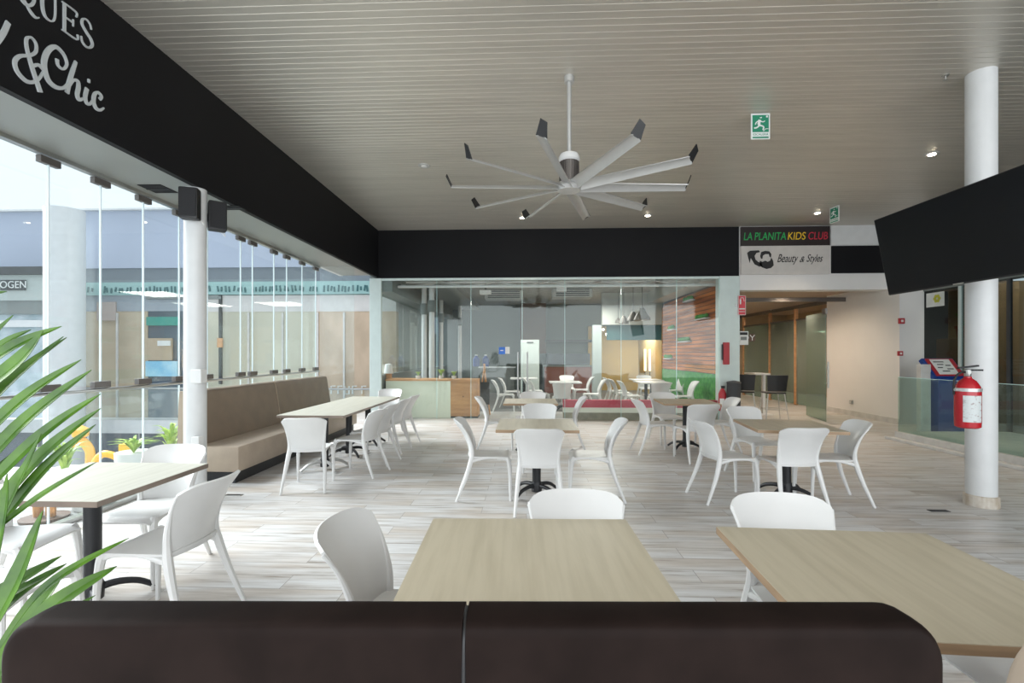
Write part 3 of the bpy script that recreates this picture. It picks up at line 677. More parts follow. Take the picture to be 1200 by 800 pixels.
obj('seam', tube(smoothpts([(p[0], p[1]*.97, p[2]-.004) for p in seamline(-.017)]), .004, 6), M['rubber'], t, True)
obj('piping', tube(smoothpts([(.748, -.030, .1), (.748, -.030, .95), (.738, -.030, 1.00), (.715, -.030, 1.028), (.69, -.030, 1.040)]), .0035, 6), M['rubber'], t, True)
obj('seat', box((-.75, .05, .18), (.75, .50, .44), .03), M['leather'], t, True)
obj('plinth', box((-.74, -.03, 0), (.74, .47, .05)), M['dmetal'], t)
s1 = W(1.12, .80); t = thing('sofa', 'beige leather sofa back at the bottom right corner', 'sofa', s1, .03)
bm = bmesh.new(); sofa_back(bm, -.24, .6, -.07, .07, .05, 1.03, .12); obj('backrest', bm, M['beige'], t, True)
obj('seat', box((-.22, .06, .15), (.6, .34, .36), .03), M['beige'], t, True)

# ------------------------------------------------------------------ beige bench along the glass
t = thing('bench_sofa', 'long beige bench with a taupe back against the left glazing', 'bench', (-3.665, 5.46, 0))
LB = 3.92
obj('seat', box((-.16, 0, .13), (.36, LB, .43), .035), M['beige'], t, True)
obj('plinth', box((-.35, .04, 0), (.30, LB-.04, .13)), M['dmetal'], t)
for i, (a, b_) in enumerate(((0, LB/2-.01), (LB/2+.01, LB))):
    bm = bmesh.new(); pr = smoothpts([(-.15, 0, .40), (-.18, 0, .62), (-.22, 0, .88), (-.245, 0, 1.02), (-.27, 0, 1.055), (-.31, 0, 1.06), (-.345, 0, 1.02), (-.36, 0, .6), (-.36, 0, .13), (-.15, 0, .13)], 3)
    va = [bm.verts.new((p.x, a, p.z)) for p in pr]; vb = [bm.verts.new((p.x, b_, p.z)) for p in pr]
    bm.faces.new(va); bm.faces.new(vb[::-1])
    for k in range(len(pr)): bm.faces.new((va[k], va[(k+1) % len(pr)], vb[(k+1) % len(pr)], vb[k]))
    bm.normal_update()
    for f in bm.faces: f.material_index = 0 if (abs(f.normal.y) < .5 and f.calc_center_median().x > -.258 and f.calc_center_median().z < 1.05 and f.calc_center_median().z > .42) else 1
    obj('backrest', bm, [M['taupe'], M['beige']], t)
obj('seam', tube(smoothpts([(-.155, LB/2, .46), (-.175, LB/2, .62), (-.215, LB/2, .88), (-.245, LB/2, 1.03), (-.29, LB/2, 1.065)]), .006, 6), M['beige'], t, True)

# ------------------------------------------------------------------ palm in the left foreground
pot = W(-1.72, 1.35); t = thing('potted_palm', 'green palm with long pointed leaves in the left foreground', 'plant', pot)
obj('pot', lathe([(.13, 0), (.17, .02), (.21, .38), (.22, .42), (.20, .42), (.19, .36), (.01, .36)]), M['dgrey'], t, True)
def leafpart(a, mid, b_, wd, m, par, D0=1.3):
    P = smoothpts([a, mid, b_], 9); n = len(P)-1
    up = Vector((0, -1, .25)).normalized()
    bm = bmesh.new(); rows = []
    for i, p in enumerate(P):
        tt = (P[min(i+1, n)]-P[max(i-1, 0)]).normalized(); s = tt.cross(up).normalized(); nn = s.cross(tt)
        f = i/n; wv = wd*(.25+.75*math.sin(PI*min(f/.55, 1)/2)) if f < .45 else wd*max(.02, 1-((f-.45)/.55)**1.6)
        if f < .45: wv = wd*(.35+.65*math.sin(PI/2*f/.45))
        q = p-par.location
        rows.append([bm.verts.new(q - s*wv/2 + nn*wv*.18), bm.verts.new(q - nn*.0008), bm.verts.new(q + s*wv/2 + nn*wv*.18)])
        rows[-1] += [bm.verts.new(v.co-nn*.0015) for v in rows[-1][:3]]
    for a_, c_ in zip(rows, rows[1:]):
        for (i, j) in ((0, 1), (1, 2), (4, 3), (5, 4)): bm.faces.new((a_[i], a_[j], c_[j], c_[i]))
        bm.faces.new((a_[3], a_[0], c_[0], c_[3])); bm.faces.new((a_[2], a_[5], c_[5], c_[2]))
    return obj('leaf', bm, m, par, True)
lv = [  # start px, mid px, tip px, depth start, depth tip, width
    ((-60, 470), (-20, 410), (15, 369), 1.25, 1.3, .022), ((-60, 455), (0, 408), (36, 386), 1.25, 1.3, .022),
    ((-70, 470), (10, 412), (72, 382), 1.2, 1.3, .03), ((-80, 500), (15, 432), (50, 388), 1.2, 1.25, .040),
    ((-80, 520), (20, 440), (78, 395), 1.2, 1.35, .024), ((-90, 560), (0, 462), (74, 394), 1.2, 1.3, .026),
    ((-100, 600), (15, 480), (95, 421), 1.15, 1.3, .034), ((-100, 640), (20, 505), (107, 433), 1.15, 1.3, .038),
    ((-80, 640), (40, 520), (118, 461), 1.15, 1.3, .032), ((-60, 660), (45, 540), (118, 478), 1.15, 1.28, .034),
    ((-50, 680), (45, 560), (112, 497), 1.15, 1.28, .030), ((-30, 640), (45, 585), (113, 541), 1.12, 1.22, .014),
    ((-60, 600), (-10, 560), (50, 505), 1.2, 1.3, .026), ((-20, 640), (5, 600), (48, 508), 1.1, 1.2, .028),
    ((-60, 380), (-20, 352), (8, 341), 1.2, 1.25, .016), ((-10, 690), (5, 600), (8, 555), 1.1, 1.15, .020),
    ((-30, 770), (20, 680), (50, 598), 1.05, 1.15, .040), ((-40, 720), (10, 690), (72, 651), 1.1, 1.2, .030),
    ((-40, 760), (20, 700), (78, 660), 1.1, 1.2, .026), ((-20, 790), (55, 690), (151, 630), 1.05, 1.2, .022),
    ((-10, 800), (60, 715), (137, 663), 1.0, 1.12, .040), ((-20, 800), (40, 720), (70, 680), 1.02, 1.1, .026),
    ((-40, 740), (10, 700), (60, 672), 1.1, 1.15, .020), ((-10, 810), (60, 735), (112, 697), 1.02, 1.08, .018)]
for a, m_, b_, d0, d1, wd in lv:
    leafpart(at(a[0], a[1], d0), at(m_[0], m_[1]-3, (d0+d1)/2), at(b_[0], b_[1], d1), wd, M['green'], t)
for tx, ty, dd in ((-60, 470, 1.22), (-90, 560, 1.18), (-80, 640, 1.15), (-30, 770, 1.06)):
    e = at(tx, ty, dd)-t.location
    obj('stem', tube(smoothpts([(0, 0, .38), (0.0, 0, .7), tuple((e*.8+Vector((-.04, 0, .05)))), tuple(e)]), [.012]*18+[.007], 8), M['green'], t, True)

# ------------------------------------------------------------------ corridor mouth: stools, high table, notices
def stool(p, rz, label):
    t = thing('bar_stool', label, 'stool', p, rz, 'black stools at the corridor mouth')
    obj('seat', box((-.20, -.19, .60), (.20, .20, .635), .012), M['rubber'], t)
    obj('backrest', shell(lambda u, v: ((2*u-1)*(.19+.03*v), -.19-.05*v-.03*math.sin(PI*u), .66+.36*v), 8, 6, .018), M['rubber'], t, True)
    for sx in (-1, 1):
        for sy in (-1, 1):
            obj('leg', tube([(sx*.24, sy*.23, 0), (sx*.17, sy*.17, .60)], .012, 8), M['silver'], t)
    fr = bmesh.new(); q = [(-.21, -.2, .25), (.21, -.2, .25), (.21, .2, .25), (-.21, .2, .25), (-.21, -.2, .25)]
    for a, b_ in zip(q, q[1:]): add_tube(fr, [a, b_], .008, 6)
    obj('footrest', fr, M['silver'], t)
stool(W((873-CX)/F*11.3, 11.3), math.radians(-25), 'left black bar stool beside the white corner post')
stool(W((906-CX)/F*11.0, 11.0), math.radians(-5), 'right black bar stool nearest the glass corridor door')
p = W((893-CX)/F*12.0, 12.0); t = thing('high_table', 'tall white bistro table between the black stools', 'table', p)
obj('tabletop', box((-.30, -.30, .98), (.06, .30, 1.02), .008), M['white'], t); obj('leg', box((0, -.04, .02), (.07, .04, .98), .006), M['white'], t); obj('base', box((-.2, -.2, 0), (.2, .2, .02)), M['white'], t)
def plate(name, pts, Y, m, label, cat, extra=None, dep=.012):
    a = onY(pts[0], pts[1], Y); b_ = onY(pts[2], pts[3], Y)
    t = thing(name, label, cat, ((a.x+b_.x)/2, Y, (a.z+b_.z)/2)); w_, h_ = (b_.x-a.x)/2, (a.z-b_.z)/2
    obj('panel', box((-w_, 0, -h_), (w_, dep, h_)), m, t)
    if extra: extra(t, w_, h_)
    return t
def ex1(t, w_, h_):
    obj('arrow', box((-w_*.6, -.004, h_*.0), (w_*.6, 0, h_*.75), .0), M['paper'], t); obj('text_bar', box((-w_*.6, -.004, -h_*.75), (w_*.6, 0, -h_*.35)), M['paper'], t)
def ex_fire(t, w_, h_):
    bm = bmesh.new(); MM = Mface((0, -.004, 0), (1, 0, 0))
    ribbon(bm, [(-.035, .13), (-.035, .02)], .03, MM, .003, sm=False); ribbon(bm, [(-.04, .15), (.02, .16), (.045, .08)], .01, MM, .003)
    ribbon(bm, [(-.06, -.08), (.06, -.08)], .025, MM, .003, sm=False); ribbon(bm, [(-.06, -.14), (.06, -.14)], .012, MM, .003, sm=False)
    add_box(bm, (-w_, -.003, h_-.01), (w_, -.001, h_)); add_box(bm, (-w_, -.003, -h_), (w_, -.001, -h_+.01)); add_box(bm, (-w_, -.003, -h_), (-w_+.01, -.001, h_)); add_box(bm, (w_-.01, -.003, -h_), (w_, -.001, h_))
    obj('pictogram', bm, M['paper'], t); obj('bracket', box((-w_-.06, .012, -.03), (0, .04, .03)), M['steel'], t)
plate('extinguisher_sign', (865, 346, 874, 369), YB-.06, mat('sign_red', (.62, .06, .08), .5), 'red and white extinguisher sign projecting from the white post', 'sign', ex_fire)
def ex_notice(t, w_, h_): obj('bracket', box((-w_-.08, .012, -.02), (0, .02, .02)), M['steel'], t); obj('header', box((-w_, -.003, h_*.45), (w_*.8, 0, h_*.85)), M['rubber'], t); obj('body_text', box((-w_*.8, -.003, -h_*.3), (w_*.6, 0, h_*.2)), M['grey'], t)
plate('notice', (867, 388, 877, 404), YB+.12, M['paper'], 'white notice with a black header just inside the corridor', 'notice', ex_notice)
def ex_y(t, w_, h_):
    bm = bmesh.new(); MM = Mface((0, -.003, 0), (1, 0, 0)); ribbon(bm, [(-.05, .06), (0, 0), (0, -.06)], .015, MM, .002, sm=False); ribbon(bm, [(.05, .06), (0, 0)], .015, MM, .002, sm=False); obj('fork_mark', bm, M['paper'], t); obj('bracket', box((-w_-.08, .012, -.02), (0, .02, .02)), M['steel'], t)
plate('notice', (878, 391, 885, 400), YB+.12, M['brownw'], 'small dark square notice with a pale fork mark beside the white one', 'notice', ex_y)
# fire hose cabinet and second extinguisher at the post
a = onY(841, 400, YB-.1)
t = thing('alarm_box', 'red upright box on the white post beside the glass front', 'alarm box', (onY(850.5, 400, YB-.06).x, YB-.06, onY(850, 414, YB).z))
obj('case', box((-.06, -.06, -.24), (.06, .02, .24), .012), M['redp'], t); obj('nameplate', box((-.09, -.02, -.14), (-.062, .0, .2), .002), M['dgrey'], t)
p = onY(842, 455, YB-.25); t = thing('fire_extinguisher', 'small red fire extinguisher hanging at the foot of the white post', 'fire extinguisher', (onY(846.5, 455, YB-.14).x, YB-.14, .25))
obj('cylinder', lathe([(.05, 0), (.08, .02), (.08, .38), (.05, .46), (.02, .5)]), M['redp'], t, True); obj('valve', box((-.02, -.02, .49), (.05, .02, .55), .004), M['rubber'], t)
obj('label', shell(lambda u, v: (.0815*math.cos(math.radians(-150+70*u)), .0815*math.sin(math.radians(-150+70*u)), .12+.16*v), 6, 1, .001), M['paper'], t)
obj('wall_bracket', box((-.03, .07, .2), (.03, .1, .4)), M['dmetal'], t)
q = onY(853, 460, YB-.05); o = obj('bin', lathe([(.10, 0), (.12, .02), (.14, .86), (.15, .88), (.13, .9), (.02, .92)]), M['dgrey'], loc=(onY(860, 460, YB-.25).x, YB-.25, 0), smooth=True); tag(o, 'dark grey upright bin at the foot of the white post', 'bin')
# wall items
def wallbox(px, py, m, label, cat, name, s=.06):
    # on the corridor's right wall or the facing wall
    p = onX(px, py, XRW-.012) if px < 1052 else onY(px, py, B.y-.06)
    t = thing(name, label, cat, p)
    if px < 1052: obj('case', box((-.03, -s, -s), (.012, s, s), .008), m, t); obj('button', box((-.036, -s*.4, -s*.4), (-.03, s*.4, s*.4)), M['paper'], t)
    else: obj('case', box((-s, -.03, -s), (s, .01, s), .008), m, t); obj('button', box((-s*.4, -.036, -s*.4), (s*.4, -.03, s*.4)), M['paper'], t)
wallbox(1056, 376, M['redp'], 'red call point high on the white wall near the dark shop', 'alarm', 'call_point')
wallbox(1054.5, 414, M['redp'], 'red call point low on the white wall near the dark shop', 'alarm', 'call_point', .05)
wallbox(998, 471, M['steel'], 'small steel socket low on the white corridor wall', 'socket', 'socket', .045)
# kiosk behind the barrier
p = W((1109-CX)/F*8.95, 8.95, .05); t = thing('information_kiosk', 'blue kiosk with a slanted red-edged board behind the glass barrier', 'kiosk', p, .1)
obj('body', box((-.27, -.12, 0), (.27, .16, 1.0), .01), M['blue'], t)
Rk = Matrix.Translation((-.02, -.10, 1.0)) @ Matrix.Rotation(math.radians(-38), 4, 'X')
obj('head', box((-.32, -.02, .0), (.30, .06, .44), .01, Rk), M['blue'], t)
obj('red_frame', box((-.27, -.035, .03), (.27, -.02, .42), .004, Rk), M['redp'], t)
nt = obj('notice', box((-.20, -.04, .06), (.18, -.034, .40), 0, Rk), M['paper'], t)
bm = bmesh.new()
for x, z, w2 in ((-.16, .33, .2), (-.12, .27, .12), (.03, .25, .10), (-.15, .20, .1), (.02, .17, .12), (-.1, .12, .14)): add_box(bm, (x, -.043, z), (x+w2, -.040, z+.02), M=Rk)
obj('printed_lines', bm, M['dgrey'], nt)
p = W((1082.5-CX)/F*8.95, 8.95, 0.05); o = obj('display_board', box((-.09, -.05, 0), (.09, .05, 1.25), .008), M['stone'], loc=p); tag(o, 'narrow cream board standing just left of the blue kiosk', 'board')
# things in the dark shop
p = W((1112-CX)/F*11.6*.86, 9.9, 0); sp = Vector((XS+.55, 9.4, 0))
t = thing('wooden_cabinet', 'brown wooden cabinet inside the dark shop behind the kiosk', 'cabinet', (9.42, 10.95, 0)); obj('body', box((-.27, -.3, 0), (.27, .3, 1.82), .01), mat('shop_cabinet', (.30, .20, .13), .6), t); obj('door', box((-.25, -.32, .1), (.25, -.30, 1.76), .004), mat('cabinet_door', (.33, .22, .15), .6), t)
t = thing('flower_pot', 'terracotta pot with a dark plant on the cabinet in the shop', 'plant', (9.42, 10.85, 1.82)); obj('pot', lathe([(.12, 0), (.15, .22), (.17, .22), (.17, .27), (.02, .26)]), M['terra'], t, True)
for k in range(9):
    a = k*2*PI/9; obj('leaf', shell(lambda u, v: ((.03+.16*u)*math.cos(a)-(v-.5)*.05*math.sin(a)*(1-u), (.03+.16*u)*math.sin(a)+(v-.5)*.05*math.cos(a)*(1-u), .24+.30*math.sin(u*1.9)), 5, 2, .003), M['mgreen'], t)
p = onX(1096, 350, XS-.006); t = thing('shop_decal', 'pale sticker with a yellow flower high on the dark shop window', 'sticker', p)
obj('sheet', box((-.003, -.22, -.16), (.0, .22, .13)), M['paper'], t)
fl = bmesh.new()
for k in range(6): add_lathe(fl, [(.001, 0), (.035, .001), (.035, .004)], n=10, M=Matrix.Translation((-.006, .055*math.cos(k*PI/3)-.05, .055*math.sin(k*PI/3))) @ Matrix.Rotation(-PI/2, 4, 'Y'))
obj('flower', fl, mat('flower_yellow', (.55, .55, .05), .6), t)
for i, y in enumerate((6.4, 5.6)):
    t = thing('display_rack', 'dark shop rack of hanging stock behind the right window, ' + ('nearer the kiosk' if i == 0 else 'at the right picture edge'), 'rack', (XS+1.0, y+1.5, 0))
    for z in (.5, 1.1, 1.7): obj('shelf', box((-.3, -.38, z), (.3, .38, z+.03)), M['grey'], t)
    for sx in (-.3, .28): obj('post', box((sx, -.38, 0), (sx+.02, -.36, 2.1)), M['steel'], t)
l = bpy.data.lights.new('shop_fill_light', 'AREA'); l.size = .6; l.energy = 22; l.color = (1, .9, .75)  # unseen area light, added so the cabinet in the shop shows
o = bpy.data.objects.new('shop_fill_light', l); o.location = (9.2, 9.9, 4.1); C.objects.link(o)
# floor drains
for px, py, l in ((1100, 598.5, 'dark slotted floor drain left of the right column foot'), (274, 580, 'small grey floor cap near the foot of the beige bench'), (722, 680, 'small dark floor cap beside the nearest centre table')):
    p = onZ(px, py); 
    if px == 722: continue
    t = thing('floor_drain', l, 'drain', p); obj('plate', box((-.09, -.03, 0), (.09, .03, .005), .002), M['dgrey'] if px > 500 else M['steel'], t)
    obj('slot', box((-.07, -.006, .004), (.07, .006, .007)), M['rubber'], t)

# ------------------------------------------------------------------ the room behind the glass front
WX0, WX1 = XL, XR0-.06
struct('ceiling_inner', box((WX0-.3, YB+.25, 3.5), (WX1, 20, 3.7)), mat('inner_ceiling', (.30, .29, .265), .7, var=.2))
struct('wall_back', box((WX0-.3, 20, 0), (WX1, 20.2, 3.6)), mat('inner_back_wall', (.15, .18, .175), .95, var=.2, scale=(.5, .5, .5), spec=.05))
struct('wall_slats_side', box((WX1-.08, 16.4, 0), (WX1, 20, 3.5)), M['mustard'])
lx0, lx1 = onY(660, 480, YB+.1).x, WX1
struct('trim_30', box((lx0, YB+.10, 0), (lx1, YB+.22, .18)), mat('brown_plinth', (.32, .28, .21), .6, var=.3)); struct('trim_31', box((lx0, YB+.08, .18), (lx1, YB+.24, .29)), mat('cream_band', (.80, .78, .70), .5)); struct('trim_32', box((lx0, YB+.10, .29), (lx1, YB+.22, .46)), mat('red_band', (.52, .06, .10), .6))
struct('trim_33', box((WX0, 12.6, 0), (WX1, 20, .012)), mat('grey_tile', (.16, .155, .15), .5))
# left glazed side of the inner room
for i in range(4):
    y0 = 11.2+i*2.1; struct('window_%d' % nw, box((WX0-.06, y0, 1.0), (WX0-.045, y0+2.0, 2.9)), M['bglass']); nw += 1
struct('trim_34', box((WX0-.2, YB+.06, 2.9), (WX0+.3, 20, 3.5)), M['grey']); struct('wall_parapet', box((WX0-.12, YB+.06, 0), (WX0, 20, 1.0)), M['grey'])
struct('trim_35', box((WX0+.3, YB+.3, 3.30), (WX0+1.4, 20, 3.5)), M['soffit'])
for i, (px, D) in enumerate(((497, 13.2), (506, 12.4), (517, 16.5), (539, 18.5))):
    p = W((px-CX)/F*D, D); c = p
    t = thing('column', ['left one of the two slim white columns behind the glass front', 'right one of the two slim white columns behind the glass front', 'pale column far inside, right of the slim pair', 'farthest slim column near the grey inner wall'][i], 'column', c)
    obj('shaft', lathe([(.07, 0), (.07, 3.5 if i > 1 else 3.5)], n=24), M['colw'], t, True)
    obj('collar', lathe([(.10, 2.55), (.10, 2.85)], n=24), M['grey'], t, True)
# counter with green front and wooden top
c0 = onY(444, 490, 11.25).x; c1 = onY(528, 490, 11.25).x; c2 = onY(560, 490, 11.25).x
t = thing('counter', 'pale green counter with a wooden top behind the left part of the glass front', 'counter', ((c0+c1)/2+.08, 11.5, 0)); hw = (c1-c0)/2-.08
obj('front_panel', box((-hw, -.25, 0), (hw, .2, .86), .006), M['mint'], t); obj('worktop', box((-hw, -.28, .86), (hw+.0, .3, .90), .004), M['wood'], t)
t = thing('wooden_cabinet', 'orange oak cabinet at the right end of the pale green counter', 'cabinet', ((c1+c2)/2, 11.5, 0)); hw = (c2-c1)/2
obj('body', box((-hw, -.25, .04), (hw, .25, .86), .006), M['wood'], t); obj('top', box((-hw, -.28, .86), (hw, .28, .90), .004), M['wood'], t)
dr = obj('door', box((-hw+.03, -.262, .08), (hw-.03, -.25, .82), .003), M['wood'], t); obj('knob', lathe([(.012, 0), (.014, .02)], n=10, M=Matrix.Translation((-.02, -.262, .5)) @ Matrix.Rotation(PI/2, 4, 'X')), M['dmetal'], dr); obj('plinth', box((-hw, -.22, 0), (hw, .22, .04)), M['dgrey'], t)
p = onY(453, 440, 11.5); t = thing('table_lamp', 'small lamp with a white shade on the left end of the counter', 'lamp', (p.x+.05, 11.5, .90)); obj('base', box((-.07, -.05, 0), (.07, .05, .12), .01), M['wood'], t); obj('shade', lathe([(.10, .12), (.11, .13), (.085, .34), (.02, .36)]), M['white'], t, True)
for k, (px, sz, lab) in enumerate(((490, .10, 'small green plant on the counter left of the slim columns'), (517, .17, 'pale green leafy plant in the middle of the counter'), (532, .11, 'small bright green plant at the counter end'))):
    p = onY(px, 443, 11.5); t = thing('potted_plant', lab, 'plant', (p.x, 11.5, .90)); obj('pot', lathe([(.05, 0), (.06, .07), (.01, .07)], n=16), M['stone'], t, True)
    for j in range(12):
        a = j*2*PI/12+k; R_ = sz*(.7+.3*math.sin(j*2.1))
        obj('leaf', shell(lambda u, v: ((R_*u)*math.cos(a)-(v-.5)*.05*math.sin(a)*math.sin(PI*min(u+.15, 1)), (R_*u)*math.sin(a)+(v-.5)*.05*math.cos(a)*math.sin(PI*min(u+.15, 1)), .07+sz*.9*math.sin(u*2.0)), 6, 2, .003), M['ygreen'], t)
# easel / folding sign
p = onY(568, 480, 11.9); t = thing('easel_sign', 'wooden A-frame easel right of the oak cabinet', 'easel', (p.x, 11.9, 0))
for a, b_ in (((-.17, 0, 0), (0, 0, 1.25)), ((.13, 0, 0), (-.02, 0, 1.25)), ((0, .35, 0), (0, .02, 1.2))): obj('leg', tube([a, b_], .018, 6), M['wood'], t)
obj('board', box((-.12, -.03, .25), (.12, -.01, .8), 0), M['dgrey'], t)
# sticker on the glass door
p = onY(591, 411, YB-.012); t = thing('door_sticker', 'blue and white sticker on the glass door', 'sticker', (p.x, YB-.008, p.z), 0); obj('sheet', box((-.12, -.003, -.075), (.02, 0, .085)), mat('sticker_blue', (.03, .16, .62), .5), t); obj('white_part', box((.02, -.003, -.065), (.12, 0, .09)), M['paper'], t); obj('print', box((-.09, -.005, -.0), (-.02, -.003, .02)), M['paper'], t)
# interior equipment
p = W((621-CX)/F*16, 16); t = thing('refrigerator', 'tall pale steel refrigerator at the back of the glazed room', 'refrigerator', p)
obj('body', box((-.31, 0, .05), (.31, .6, 1.95), .02), mat('fridge', (.50, .56, .53), .35), t); dr = obj('door', box((-.30, -.03, .1), (.30, 0, 1.88), .01), mat('fridge_door', (.52, .58, .55), .3), t); obj('handle', box((-.10, -.05, 1.84), (.12, -.03, 1.88)), M['dgrey'], dr); obj('plinth', box((-.29, .02, 0), (.29, .58, .05)), M['dgrey'], t)
o = obj('wall_panel', box((-.5, 0, 0), (.5, .06, 2.0)), M['brownw'], loc=W((625-CX)/F*19.3, 19.3, 1.5)); tag(o, 'dark brown panel on the inner back wall above the refrigerator', 'panel')
for k, (px, D, z) in enumerate(((591, 15.5, 3.15), (670, 15.0, 3.12))):
    t = thing('air_conditioner', ['left', 'right'][k]+' grey cassette air conditioner under the inner ceiling', 'air conditioner', W((px-CX)/F*D, D, 3.20)); obj('housing', box((-.6, -.3, 0), (.6, .3, .28), .02), mat('ac_grey_%d' % k, (.42, .42, .40), .5), t)
    for j in range(4): obj('louvre', box((-.5, -.315, .04+j*.06), (.5, -.295, .07+j*.06)), M['dgrey'], t)
t = thing('projector', 'white projector hanging under the inner ceiling, left part of the room', 'projector', W((569-CX)/F*13, 13, 3.08)); obj('body', box((-.15, -.12, 0), (.15, .12, .10), .01), M['white'], t); obj('mount', box((-.02, -.02, .1), (.02, .02, .42)), M['dmetal'], t)
t = thing('emergency_light', 'small white box light under the inner ceiling, centre', 'light', W((658-CX)/F*13.5, 13.5, 3.22)); obj('body', box((-.14, -.06, 0), (.14, .06, .16), .01), M['white'], t); obj('bracket', box((-.03, -.03, .16), (.03, .03, .28)), M['grey'], t)
# roof truss behind the top of the glass
bm = bmesh.new(); x0, x1 = onY(455, 0, 12).x, onY(835, 0, 12).x
add_tube(bm, [(x0, 11.4, 3.08), (x1, 11.4, 3.08)], .035, 8); add_tube(bm, [(x0, 12.2, 3.30), (x1, 12.2, 3.30)], .03, 8)
n = 12
for k in range(n):
    a = x0+(x1-x0)*k/n; b_ = x0+(x1-x0)*(k+1)/n; add_tube(bm, [(a, 11.4 if k % 2 else 12.2, 3.08 if k % 2 else 3.30), (b_, 12.2 if k % 2 else 11.4, 3.30 if k % 2 else 3.08)], .022, 6)
struct('trim_36', bm, M['colw'], smooth=True)
# white soffit, teal bulkhead, mustard back, fairy lights
a = W((705-CX)/F*16.2, 16.2); b_ = W((772-CX)/F*16.2, 16.2)
struct('trim_37', box((a.x, 16.2, 2.45), (WX1, 16.4, 3.5)), mat('pale_soffit', (.46, .48, .44), .6))
struct('trim_38', box((a.x+.2, 16.45, 1.95), (WX1, 16.6, 2.45)), M['teal'])
struct('wall_mustard', box((a.x, 19.8, 0), (WX1, 19.95, 2.6)), M['mustard'])
struct('trim_39', box((a.x-.3, 16.3, 0), (a.x+.0, 16.5, 2.45)), mat('pale_pier', (.40, .46, .45), .6))
for k in range(16):
    t = obj('fairy_light', lathe([(.005, -.035), (.03, -.02), (.03, .02), (.008, .04)], n=8), M['lamp'], loc=W((707+k*3.7-CX)/F*17, 17, 2.33 - .16*abs(math.sin(k*.8)) - .05*(k % 3)), smooth=True)
    tag(t, 'tiny glowing bulb of the light string inside the far right room', 'light', 'fairy lights on the far string')
fw = tube([W((707+k*3.7-CX)/F*17, 17, 2.37 - .16*abs(math.sin(k*.8)) - .05*(k % 3)) for k in range(16)], .006, 5)
add_tube(fw, [W((707-CX)/F*17, 17, 2.37), W((707-CX)/F*17, 17, 3.5)], .006, 5); add_tube(fw, [W((762.5-CX)/F*17, 17, 2.2), W((762.5-CX)/F*17, 17, 3.5)], .006, 5)
tag(obj('light_cord', fw, M['dmetal']), 'thin dark cord carrying the glowing bulbs in the far right room', 'cord')
for k, (px, py, D, s) in enumerate(((752.5, 375, 13.5, 1.15), (742, 376, 14.5, .95), (731, 379, 15.0, .8), (724.5, 378, 15.8, .5))):
    q = at(px, py, D); t = thing('pendant_lamp', ['largest dark dome pendant lamp, rightmost of the row', 'second dark pendant lamp from the right', 'third dark pendant lamp from the right', 'smallest dark pendant lamp, leftmost of the row'][k]+' by the slatted wall', 'lamp', (q.x, q.y, q.z))
    obj('shade', lathe([(.20*s, 0), (.19*s, .06), (.08*s, .20*s+.03), (.05*s, .30*s), (.01, .31*s)]), mat('pendant_%d' % k, (.07, .06, .045), .5), t, True); obj('cord', tube([(0, 0, .3*s), (0, 0, 3.5-q.z)], .006, 6), M['dmetal'], t); obj('bulb', lathe([(.01, -.02), (.04, .0), (.03, .05)], n=10), M['white'], t)
# slatted wooden wall with green base on the right side of the inner room
xs = WX1-.10
bm = bmesh.new(); z = 1.02; y_0, y_1 = 11.1, 16.2
while z < 3.10:
    add_box(bm, (xs-.03, y_0, z), (xs, y_1 - max(0, z-2.9)*1.5, z+.085)); z += .105
struct('wall_slats', bm, mat('orange_brown_slats', (.62, .22, .07), .75, spec=.15, col2=(.25, .075, .02), scale=(1, .6, 9), detail=4))
struct('wall_slats_backing', box((xs, y_0, 0), (WX1-.08, 16.3, 3.5)), M['brownw'])
struct('trim_44', box((xs-.5, y_0+.2, 3.16), (xs, 16.2, 3.5)), mat('white_bulkhead', (.55, .56, .53), .6))
struct('trim_40', box((xs-.03, y_0, .0), (xs, y_1, 1.0)), M['mgreen'])
for k, (px, py, w2) in enumerate(((808, 350, .35), (824, 371, .40), (803, 398, .45), (788, 384, .3), (784, 418, .35))):
    q = onX(px, py, xs-.06)
    t = thing('wall_planter', ['topmost green planter on the slatted wall', 'green planter nearest the white post on the slatted wall', 'green planter at mid height on the slatted wall', 'dim green planter toward the back of the slatted wall', 'lowest planter on the slatted wall, above the green base'][k], 'planter', q)
    obj('shelf', box((-.08, -w2, -.07), (.03, w2, -.04)), M['stone'], t)
    bm = bmesh.new()
    for j in range(14): add_lathe(bm, [(.01, 0), (.05, .03), (.05, .06), (.01, .10)], c=(-.03+random.uniform(-.02, .02), -w2+.06+(2*w2-.12)*j/13, -.05+random.uniform(0, .03)), n=7)
    obj('foliage', bm, M['mgreen'], t)
# copper pendant pair near the mustard wall
for k, px in enumerate((756, 761.5)):
    q = W((px-CX)/F*16.9, 16.9, .9); t = thing('wall_light', ['left', 'right'][k]+' of the two slim glowing lights before the mustard wall', 'light', q); obj('stand', lathe([(.05, -.888), (.05, -.86), (.012, -.85), (.012, 0)], n=10), M['dmetal'], t); obj('tube', lathe([(.035, 0), (.035, .75)], n=10), mat('copper_glow_%d' % k, (.9, .6, .4), .5, emit=(1, .65, .4), es=1.6), t)
